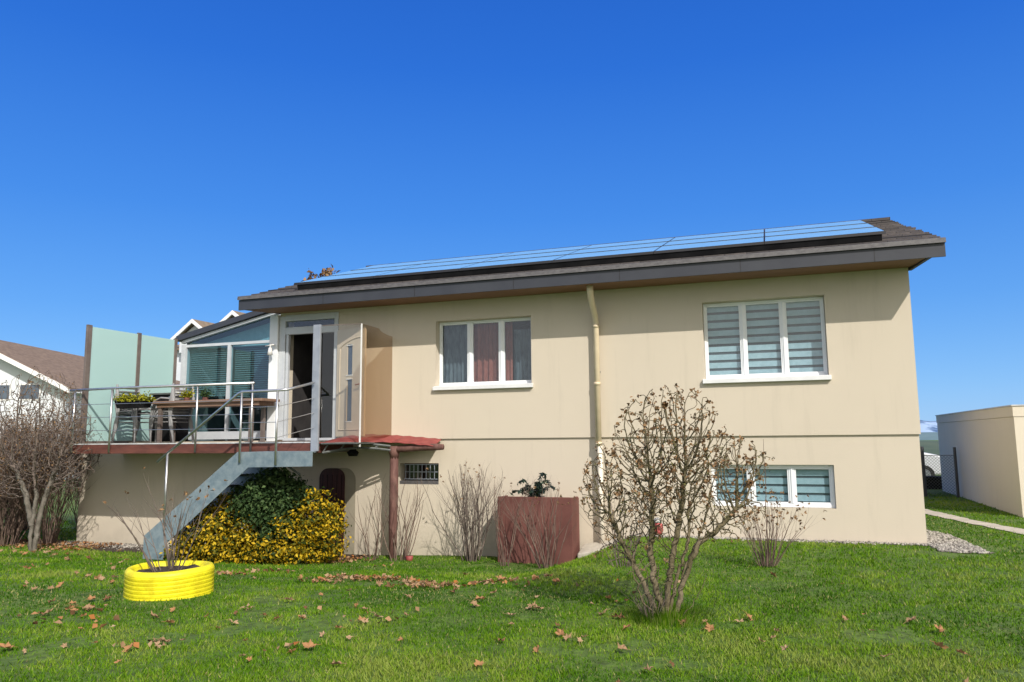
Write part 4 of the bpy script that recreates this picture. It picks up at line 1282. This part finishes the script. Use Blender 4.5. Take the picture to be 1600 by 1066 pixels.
gW = 'bare shrubs along the house wall'
twiggy('bare_shrub', -6.75, 12.0, 1.45, .42, 8, 31, 'thin bare shrub just left of the canopy post', group=gW, mat='twigred', side=2, rad=.010)
twiggy('bare_shrub', -6.15, 11.9, 1.6, .60, 12, 32, 'spreading bare shrub just right of the canopy post below the barred window', group=gW, mat='twigred', side=3, rad=.011)
twiggy('bare_shrub', -4.9, 12.0, 1.7, .62, 30, 33, 'dense upright bare shrub left of the brown planter box', group=gW, mat='twig', side=3, rad=.012, buds=.1)
twiggy('bare_shrub', -4.15, 11.6, 1.45, .38, 10, 34, 'slender bare shrub in front of the left half of the brown planter box', group=gW, mat='twigred', side=3, rad=.009)
twiggy('bare_shrub', -3.45, 11.6, 1.5, .60, 18, 35, 'bare shrub in front of the right half of the brown planter box', group=gW, mat='twigred', side=3, rad=.010, buds=.1)
twiggy('bare_shrub', -1.9, 9.6, 1.0, .45, 16, 36, 'low bare shrub behind the left side of the gnarled shrub', mat='twig', side=3, buds=.4)

twiggy('dry_stems', -1.16, 7.10, .36, .24, 26, 47, 'short dry grey stems at the foot of the gnarled shrub', 'plant', mat='twig', side=2, rad=.0045)

# ---- tyre planter
TX, TY = -6.27, 6.80
tz = gz(TX, TY)
ty = thing('tyre_planter', (TX, TY, tz), 'old tyres painted bright yellow used as a round planter on the lawn', 'planter')
q = MB()
prof = []
Rt = .43
pr = [(.372,.262),(.380,.280),(.395,.288),(.422,.280),(.440,.258)]
z = .245
for k in range(12):
    pr += [(.442+.003*(k%2), z), (.445, z-.009), (.4415, z-.014), (.445, z-.019)]
    z -= .0205
pr += [(.440,-.03),(.36,-.04)]
pr += [(.33,.0),(.29,.12),(.36,.22),(.372,.262)]
nS = 72
for i in range(nS):
    a = 2*math.pi*i/nS
    wob = 1+.012*math.sin(3*a+.5)+.008*math.sin(7*a)
    for (rr_, zz_) in pr:
        q.v.append((TX+rr_*wob*math.cos(a), TY+rr_*wob*math.sin(a), tz+zz_+.008*math.sin(2*a+1)))
m_ = len(pr)
for i in range(nS):
    j = (i+1) % nS
    for k in range(m_-1):
        q.f.append((i*m_+k, i*m_+k+1, j*m_+k+1, j*m_+k)); q.m.append(0)
q.build('tyre', M['yellow'], ty, smooth=True)
q = MB(); rr = random.Random(4)
q.v.append((TX, TY, tz+.24))
for ring, rad in enumerate((.12,.25,.37)):
    for i in range(24):
        a = 2*math.pi*i/24; q.v.append((TX+rad*math.cos(a), TY+rad*math.sin(a), tz+.232+rr.uniform(-.012,.015)))
for i in range(24):
    j = (i+1)%24; q.f.append((0, 1+i, 1+j)); q.m.append(0)
    for ring in range(2):
        b0 = 1+ring*24; q.f.append((b0+i, b0+24+i, b0+24+j, b0+j)); q.m.append(0)
q.build('soil', M['soil'], ty, smooth=True)
# the bare bush planted in the tyre
def gz_keep(f): return f
_g = gz
def gz(x, y): return _g(x, y) + (.22 if (x-TX)**2+(y-TY)**2 < .09 else 0)
twiggy('potted_bare_bush', TX-.02, TY+.02, 1.08, .72, 13, 41, 'bare many-stemmed bush growing out of the yellow tyre planter', 'shrub', mat='twig', side=3, rad=.011, buds=.1)
gz = _g

# ---- thicket on the left
base = bush_at(-13.35, 10.9)
blobs = [((0,0,2.3),(.95,.9,1.15)), ((-.5,.1,1.7),(.7,.7,.8)), ((.5,.1,1.9),(.6,.7,.9))]
stems = [[(0,0,0),(.0,0,.5),(.05,0,1.1),(-.05,0,1.5)], [(0.03,.05,.0),(.1,.1,.8),(.3,.1,1.5)], [(0,0,.5),(-.15,0,1.1),(-.4,0,1.6)]]
segs, tips, nodes = colonize(base, stems, blobs, 3600, 14, step=.07, kill=.085, infl=.6, rtip=.0042, expo=.42, rmax=.085, tropism=.35)
t = thing('bare_tree', tuple(base), 'small bare tree with a pale grey trunk left of the terrace wall', 'tree')
tubes_mesh('trunk', [s for s in segs if s[3] > .035], M['bark'], t, sides=7)
tubes_mesh('branch', [s for s in segs if s[3] <= .035], M['twig'], t, sides=4)
C = [p_+r.normal(0,.02,3) for p_, d in tips for k in range(2)]
leaf_cloud('withered_buds', C, [(0,0,1)]*len(C), .02, M['bud'], t, 6)
tl = ['bare shrub nearest the terrace wall, right of the pale trunk', 'tall bare shrub behind the pale trunk', 'bushy bare shrub just left of the pale trunk',
      'bare shrub at the left edge of the picture', 'bare brown shrub farther back at the left edge', 'bare shrub far behind, left of the glass screen', 'bare shrub behind the terrace wall corner']
spots = [(-14.25,12.0,2.9,.75,75), (-14.2,13.6,3.5,1.0,80), (-14.9,11.6,2.7,.9,85), (-15.9,11.9,2.7,.9,80), (-17.3,13.9,2.9,1.1,80), (-15.8,14.4,3.4,1.1,85), (-16.6,12.9,3.0,1.0,80)]
for k, (x, y, h, sp, n) in enumerate(spots):
    twiggy('thicket_shrub', x, y, h, sp, n, 60+k, tl[k], 'shrub', 'bare shrubs left of the house', mat='twigred' if k % 2 == 0 else 'twig', side=8, rad=.010, buds=.3)

# tree whose top shows over the roof
base = np.array([-16.75, 25.6, -2.1])
blobs = [((0,0,7.6),(.95,.95,1.25)), ((.7,.2,7.2),(.9,.9,1.0))]
stems = [[(0,0,0),(0,0,3.5),(.05,0,6.0),(.1,0,7.3)]]
segs, tips, nodes = colonize(base, stems, blobs, 900, 24, step=.14, kill=.17, infl=1.6, rtip=.010, expo=.45, rmax=.16)
t = thing('dark_tree', tuple(base), 'dark reddish tree whose top just shows above the left end of the roof', 'tree')
tubes_mesh('trunk', segs, M['bark'], t, sides=5)
C, Nn = [], []
for p_, d in tips:
    for k in range(14): C.append(p_+r.normal(0,.10,3)); Nn.append(r.normal(0,1,3))
leaf_cloud('crown', C, Nn, .11, M['bud'], t, 12)

# far left hedge / trees behind the lawn
def leafy_blob(name, base, blobs, n, size, mat, label, cat, seed, group=None, trunk=True, colour_bias=None, clump=.10, per=14):
    rg_ = np.random.default_rng(seed)
    t = thing(name, tuple(base), label, cat, group)
    vols = np.array([b[1][0]*b[1][1]+b[1][0]*b[1][2]+b[1][1]*b[1][2] for b in blobs]); vols = vols/vols.sum()
    C, Nn, rv = [], [], []
    ncl = n//per
    for (c, rad), v in zip(blobs, vols):
        m_ = max(1, int(ncl*v))
        p = rg_.normal(0,1,(m_,3)); p /= np.linalg.norm(p,axis=1)[:,None]
        nn = p/np.array(rad); nn /= np.linalg.norm(nn,axis=1)[:,None]
        q_ = p*np.array(rad)*rg_.uniform(.55,1.18,(m_,1)) + np.array(c)
        for a, b_ in zip(q_, nn):
            if a[2] < .02: continue
            hue = rg_.uniform(-.3,.3)
            for k in range(per):
                o_ = rg_.normal(0,clump,3)*[1.15,1.15,.55]
                C.append(a+o_); Nn.append(b_+np.array([0,0,.4]))
                rv.append(np.clip(rg_.uniform(0,1)+hue, 0, 1))
    C = np.array(C)
    W_c = np.array(base) + C[:,0:1]*RV + C[:,1:2]*DV + C[:,2:3]*np.array([0,0,1.])
    N_ = np.array(Nn); N_w = N_[:,0:1]*RV + N_[:,1:2]*DV + N_[:,2:3]*np.array([0,0,1.])
    leaf_cloud('foliage', W_c, N_w, size, M[mat], t, seed, rnd=rv)
    segs = []
    rr = random.Random(seed)
    for (c, rad) in blobs:
        for k in range(10 if trunk else 4):
            e = np.array([c[0]+rr.uniform(-.7,.7)*rad[0], c[1]+rr.uniform(-.7,.7)*rad[1], c[2]+rr.uniform(0,.8)*rad[2]])
            s0 = np.array([c[0]*.3+rr.uniform(-.1,.1), c[1]*.3, 0]); md = (s0+e)/2+np.array([0,0,.05])
            P3 = [np.array(base)+v[0]*RV+v[1]*DV+v[2]*np.array([0,0,1.]) for v in (s0, md, e)]
            segs += [(P3[0],P3[1],.014,.010),(P3[1],P3[2],.010,.004)]
    tubes_mesh('stem', segs, M['twig'], t)
    return t

leafy_blob('yellow_shrub', bush_at(-8.98, 11.0), [((-.25,0,.40),(.50,.36,.42)), ((-.58,.05,.22),(.36,.30,.24)), ((.45,-.1,.32),(.45,.33,.34)), ((-.12,.1,.85),(.36,.26,.32)), ((.15,-.15,.16),(.7,.33,.2)), ((.15,-.1,.55),(.42,.3,.36))],
           12500, .036, 'leafyellow', 'broad golden yellow variegated shrub beside the steel stair', 'shrub', 71, group='leafy shrubs under the stair', clump=.06)
leafy_blob('green_shrub', bush_at(-8.20, 11.15), [((0,0,1.0),(.44,.32,.46)), ((.16,-.05,.55),(.26,.30,.40)), ((-.30,.0,1.05),(.32,.28,.30)), ((.02,.0,1.34),(.34,.28,.24)), ((.35,0,1.12),(.3,.3,.28))],
           12000, .042, 'leafgreen', 'tall dark green shrub between the two yellow shrubs', 'shrub', 72, group='leafy shrubs under the stair', clump=.06)
leafy_blob('yellow_shrub', bush_at(-7.40, 11.35), [((-.05,0,.86),(.34,.30,.36)), ((-.40,-.1,.50),(.36,.30,.36)), ((.10,0,.5),(.30,.28,.42)), ((-.65,-.15,.22),(.5,.28,.22)), ((-.1,0,.2),(.4,.3,.2))],
           9500, .036, 'leafyellow', 'yellow variegated shrub in front of the arched basement door', 'shrub', 73, group='leafy shrubs under the stair', clump=.06)

# plant in the box (drooping dark fronds)
t = thing('fern_like_plant', (-3.8, 12.1, -1.0), 'dark plant with drooping fronds in the brown planter box', 'plant')
C, Nn, segs, rv = [], [], [], []
rr = random.Random(9)
for k in range(15):
    a = rr.uniform(0, 2*math.pi); reach = rr.uniform(.15,.42); hh_ = rr.uniform(.2,.45)
    prev = None
    for i in range(15):
        t_ = i/14
        p = np.array([-3.8+math.cos(a)*reach*t_, 12.1+math.sin(a)*reach*t_*.7, -1.05+hh_*math.sin(t_*2.1)*1.1])
        if prev is not None: segs.append((prev, p, .005, .004))
        prev = p
        for s in range(4): C.append(p+np.array([rr.gauss(0,.018),rr.gauss(0,.018),-rr.uniform(0,.03)])); Nn.append((0,0,1)); rv.append(rr.random())
leaf_cloud('frond', C, Nn, .026, M['palm'], t, 8, rnd=rv, aspect=3.0)
tubes_mesh('stem', segs, M['palm'], t)

# flower box with yellow-green plant on the railing
t = thing('window_box', (-11.75, 11.5, .7), 'dark flower box with yellow green leaves hanging inside the terrace railing', 'flower box')
q = MB(); q.hexa([(-12.0,11.42,.66),(-11.35,11.42,.66),(-11.35,11.58,.66),(-12.0,11.58,.66),(-12.05,11.40,.80),(-11.30,11.40,.80),(-11.30,11.60,.80),(-12.05,11.60,.80)])
q.build('box', M['black'], t)
C, Nn, rv = [], [], []
rr = random.Random(10)
for k in range(900):
    x = -11.67+rr.uniform(-.42,.42); C.append((x, 11.5+rr.gauss(0,.07), .80+abs(rr.gauss(0,.055))-.02*rr.random())); Nn.append((0,-.4,1)); rv.append(rr.random())
leaf_cloud('foliage', C, Nn, .032, M['leafplanter'], t, 4, rnd=rv)
for x in (-11.95, -11.4):
    q = MB(); q.tube([(x,11.40,.72),(x,11.29,.9),(x,11.27,1.02)], .006, 5); q.build('hook', M['greysteel'], t)

# small pots on the table
for k, (x, y, h, lab) in enumerate([(-10.95,12.1,.16,'small potted plant at the left end of the terrace table'), (-10.55,12.15,.2,'bushier potted plant near the middle of the terrace table')]):
    t = thing('potted_plant', (x, y, .77), lab, 'potted plant')
    q = MB(); q.tube([(x,y,.77),(x,y,.87)], [.045,.06], 12); q.build('pot', M['rustred'], t, smooth=True)
    C = [(x+rr.gauss(0,.06), y+rr.gauss(0,.05), .88+abs(rr.gauss(0,h*.4))) for _ in range(260)]
    leaf_cloud('foliage', C, [(0,0,1)]*260, .026, M['leafgreen' if k else 'leafplanter'], t, 20+k)
q = MB(); q.tube([(-11.3,12.05,.77),(-11.3,12.05,.83),(-11.3,12.05,.90)], [.03,.035,.04], 14)
tag(q.build('drinking_cup', M['farglass'], smooth=True), 'small dark cup on the left end of the terrace table', 'cup')
q = MB(); q.tube([(-5.95,11.85,gz(-5.95,11.85)-.02),(-5.95,11.85,gz(-5.95,11.85)+.08)], [.05,.065], 14)
tag(q.build('clay_pot', M['redroof'], smooth=True), 'small terracotta pot on the ground below the barred window', 'pot')

# ------------------------------------------------------------------ gravel, lawn blades, fallen leaves
r = np.random.default_rng(77)
def pebbles(name, pts, smin, smax, label=None):
    V, F, rv = [], [], []
    ico = np.array([(1,0,0),(-1,0,0),(0,1,0),(0,-1,0),(0,0,1),(0,0,-1)], float)
    fi = [(0,2,4),(2,1,4),(1,3,4),(3,0,4),(2,0,5),(1,2,5),(3,1,5),(0,3,5)]
    for (x, y) in pts:
        s = r.uniform(smin, smax); b0 = len(V); a = r.uniform(0, 6.28)
        sc = np.array([s*r.uniform(.8,1.5), s*r.uniform(.7,1.1), s*r.uniform(.4,.8)])
        for v in ico*sc*r.uniform(.8,1.2,(6,3)):
            V.append((x+v[0]*math.cos(a)-v[1]*math.sin(a), y+v[0]*math.sin(a)+v[1]*math.cos(a), gz(x,y)+.01+v[2]))
        c = r.uniform()
        for f in fi: F.append([b0+i for i in f]); rv.append(c)
    o = np_mesh(name, V, F, M['pebble'], None, rv); o['kind'] = 'stuff'
    if label: o['label'] = label
    return o
pts = []
for k in range(2600):
    u = r.uniform(0,1); x = 1.95+r.uniform(0,.62)*(1-.3*u); y = 11.75+u*2.6
    if x-1.95 < .95-.33*abs(y-12.3): pts.append((x, y))
for k in range(1400):
    x = r.uniform(-2.4, 2.2); pts.append((x, 12.52-abs(r.normal(0,.09))))
for k in range(1500):
    x = r.uniform(-14.9, -10.3); pts.append((x, 12.5-abs(r.normal(0,.28))))
pebbles('gravel', pts, .012, .032, 'pale gravel along the foot of the house wall')
q = MB(); q.hexa([(-3.1,12.02,-2.0),(-2.2,12.02,-1.9),(-2.2,12.49,-1.9),(-3.1,12.49,-2.0),(-3.1,12.02,-1.80),(-2.2,12.02,-1.62),(-2.2,12.49,-1.56),(-3.1,12.49,-1.70)])
tag(q.build('stone_slab', M['concrete'], bevel=.02), 'tilted stone slab on the ground at the foot of the downpipe', 'slab')

n = 620000
az = r.uniform(math.radians(-66), math.radians(40), n)
rad = 3.2*np.exp(r.uniform(0,1,n)**.92*math.log(24/3.2))
gx = rad*np.sin(az); gy = rad*np.cos(az)
keep = (gy < 12.35) | ((gx > 2.1)) | (gx < -14.1)
keep &= ~((gx-TX)**2+(gy-TY)**2 < .46**2)
keep &= ~((gx > GX-.02) & (gy > GY0))
keep &= ~((gx < -6.95) & (gx > -14.2) & (gy > 11.75+.25*np.sin(gx*1.7)))
pc = np.interp(gy, [9.5,12,14,16,17.8,20.5], [5.6,4.35,3.75,3.15,2.75,2.3])
keep &= ~((np.abs(gx-pc) < .16+.06*r.uniform(0,1,n)) & (gy < 21))
gr_d = (gx > 1.9) & (gx < 2.5-.3*np.abs(gy-12.3)) & (gy > 11.8)
keep &= ~(gr_d & (r.uniform(0,1,n) < .9))
gx, gy, rad = gx[keep], gy[keep], rad[keep]
# patchiness
def vnoise(x, y, s, seed):
    rr_ = np.random.default_rng(seed); T = rr_.uniform(0,1,(256,256))
    u, v = x*s+100, y*s+100; i, j = np.floor(u).astype(int), np.floor(v).astype(int); fu, fv = u-i, v-j
    fu = fu*fu*(3-2*fu); fv = fv*fv*(3-2*fv)
    g_ = lambda a, b_: T[a % 256, b_ % 256]
    return (g_(i,j)*(1-fu)*(1-fv)+g_(i+1,j)*fu*(1-fv)+g_(i,j+1)*(1-fu)*fv+g_(i+1,j+1)*fu*fv)
n1 = vnoise(gx,gy,.8,1)*.5+vnoise(gx,gy,2.3,2)*.3+vnoise(gx,gy,6,3)*.2
bare = vnoise(gx,gy,1.3,4)*.6+vnoise(gx,gy,4.5,5)*.4
kp = ~((bare > .73) & (r.uniform(0,1,len(gx)) < .8))
gx, gy, rad, n1 = gx[kp], gy[kp], rad[kp], n1[kp]
n = len(gx)
gzv = np.array([gz(a, b_) for a, b_ in zip(gx, gy)])
H = (.010+.020*r.uniform(0,1,n)**1.6)*(.6+.9*n1)*(1+.03*rad); Wd = (.0022+.00045*rad)*r.uniform(.7,1.4,n)
th = r.uniform(0, 2*math.pi, n); le = r.uniform(.2,1.1,n)*H; ld = r.uniform(0, 2*math.pi, n)
ux, uy = np.cos(th)*Wd, np.sin(th)*Wd
V = np.concatenate([np.stack([gx-ux,gy-uy,gzv-.006],1), np.stack([gx+ux,gy+uy,gzv-.006],1), np.stack([gx+np.cos(ld)*le, gy+np.sin(ld)*le, gzv+H],1)],0)
i = np.arange(n)
rv = np.clip((n1-.5)*1.9+.42+r.normal(0,.17,n), 0, .84); dry = r.uniform(0,1,n) < .03+.12*(n1<.36); rv[dry] = 1.0
o = np_mesh('grass', V, np.stack([i,i+n,i+2*n],1), M['blade'], None, rv); o['kind'] = 'stuff'; o['label'] = 'short bright green lawn grass'
# coarse grass tuft round the gnarled shrub
m_ = 2600; a = r.uniform(0,6.28,m_); q0 = r.uniform(0,1,m_)**.6*.42
tx, tyy = -1.04+np.cos(a)*q0, 7.17+np.sin(a)*q0; hz = r.uniform(.05,.17,m_)*(1.2-q0*1.6)
ux, uy = np.cos(a+1.57)*.004, np.sin(a+1.57)*.004
V = np.concatenate([np.stack([tx-ux,tyy-uy,np.full(m_,-1.63)],1), np.stack([tx+ux,tyy+uy,np.full(m_,-1.63)],1), np.stack([tx+np.cos(a)*hz*.5, tyy+np.sin(a)*hz*.5, -1.61+hz],1)],0)
i = np.arange(m_)
o = np_mesh('grass_tuft', V, np.stack([i,i+m_,i+2*m_],1), M['blade'], None, r.uniform(0,1,m_)); o['kind'] = 'stuff'; o['label'] = 'longer grass round the foot of the gnarled shrub'

# fallen leaves: four shapes copied with their own turn
protos = []
for k in range(4):
    rr = random.Random(90+k); mb = MB(); nl = 10
    mb.v.append((0,0,.012))
    for i_ in range(nl*2):
        a = 2*math.pi*i_/(nl*2); lobes = .5+.5*abs(math.cos(a*2.5))
        rad_ = .052*(.35+.75*lobes)*rr.uniform(.8,1.15) if i_ % 2 == 0 else .052*(.30+.45*lobes)
        mb.v.append((rad_*math.cos(a)*1.15, rad_*math.sin(a), .010+.9*rad_*rr.uniform(-.1,.75)))
    for i_ in range(nl*2): mb.f.append((0, 1+i_, 1+(i_+1) % (nl*2))); mb.m.append(0)
    mb.tube([(.05,0,.02),(.10,.01,.012)], .0015, 4)
    me = bpy.data.meshes.new('fallen_leaf'); me.from_pydata(mb.v, [], mb.f); me.materials.append(M['dryleaf'])
    attr_rnd(me, np.full(len(mb.f), (.15,.4,.62,.95)[k])); me.update(); protos.append(me)
centers = [(-6.92,8.45,.28,7), (-6.8,9.3,.25,7), (-5.06,8.67,.28,22), (-5.25,8.2,.22,10), (-4.75,8.8,.2,9), (-5.9,11.0,.15,3), (-3.92,8.23,.28,18), (-4.28,8.5,.2,9), (-3.17,8.5,.2,10), (-6.6,11.7,.12,5),
           (-6.29,5.73,.22,5), (-6.8,6.02,.3,4), (-4.84,4.91,.2,5), (-4.0,4.89,.3,2), (-7.55,7.5,.4,5), (-7.7,6.4,.3,4), (-3.38,5.0,.3,3), (-3.54,5.93,.3,3), (-2.3,6.93,.4,3), (-1.22,6.87,.2,3), (-.55,7.1,.3,4), (-1.5,6.0,.3,4),
           (.05,6.5,.25,3), (.66,7.4,.4,4), (-4.62,5.97,.6,5), (-5.58,4.5,.2,3), (-2.54,8.36,.4,5), (-2.06,7.4,.3,4), (-12.9,10.4,.8,26), (-11.0,10.0,.9,10), (-9.0,8.6,1.0,8), (-1.8,9.8,.5,3), (-7.5,6.8,1.6,22), (-5.2,6.0,1.5,22), (-3.2,7.2,1.6,20), (-1.0,6.4,1.6,14), (.9,7.6,1.3,10)]
words = ['dark brown', 'brown', 'pale brown', 'orange brown']
rr = random.Random(123)
for (x, y, s, n_) in centers:
    for k in range(n_):
        px, py = x+rr.gauss(0,s*.75), y+rr.gauss(0,s*.6)
        if (px-TX)**2+(py-TY)**2 < .25 or py > 12.3: continue
        kk = rr.choice([0,1,1,2,2,3])
        o = bpy.data.objects.new('fallen_leaf', protos[kk]); COL.objects.link(o)
        o.location = (px, py, gz(px,py)+.022); o.rotation_euler = (rr.gauss(0,.35), rr.gauss(0,.35), rr.uniform(0,6.28))
        f_s = rr.uniform(.35,.95); o.scale = (f_s, f_s, f_s*1.2)
        tag(o, words[kk]+' dry fallen leaf lying on the lawn', 'leaf', words[kk]+' fallen leaves on the lawn')
# leaf litter under the shrubs
cc = []
for k in range(1700):
    u = r.uniform()
    if u < .5: x, y = r.uniform(-15.5,-12.6), r.uniform(11.3,12.4)
    else: x, y = r.uniform(-10.6,-6.9), r.uniform(11.3,12.3)
    cc.append((x, y, gz(x,y)+.015+r.uniform(0,.02)))
for (x, y, s, n_) in [(-5.06,8.67,.26,70), (-5.3,8.15,.16,22), (-4.7,8.95,.14,24), (-3.92,8.23,.24,60), (-4.25,8.55,.15,22), (-3.17,8.5,.2,34), (-6.9,8.45,.2,24), (-6.8,9.3,.18,24), (-6.3,5.75,.13,10), (-4.86,4.93,.10,9), (-3.7,6.3,.3,14), (-5.9,5.4,.4,14), (-2.5,8.3,.4,14), (-3.6,5.2,.12,7)]:
    for k in range(n_):
        x1, y1 = x+r.normal(0,s), y+r.normal(0,s*.55); cc.append((x1, y1, gz(x1,y1)+.028+abs(r.normal(0,.012))))
o = leaf_cloud('leaf_litter', cc, [(0,0,1)]*len(cc), .045, M['dryleaf'], None, 5, jitter=.6, aspect=1.35); o['kind'] = 'stuff'; o['label'] = 'drifts of brown leaf litter on the lawn and under the shrubs'
# bare soil bed along the wall
q = MB()
xs2 = np.linspace(-15.5, -6.95, 45)
for k, x in enumerate(xs2):
    y0 = 11.72+.25*math.sin(x*1.7)+.05*math.sin(x*7)
    q.v.append((x, y0, gz(x,y0)+.006)); q.v.append((x, 12.49, gz(x,12.49)+.006))
    if k: q.f.append((2*k-2, 2*k, 2*k+1, 2*k-1)); q.m.append(0)
o = q.build('soil_bed', M['soil']); o['kind'] = 'structure'
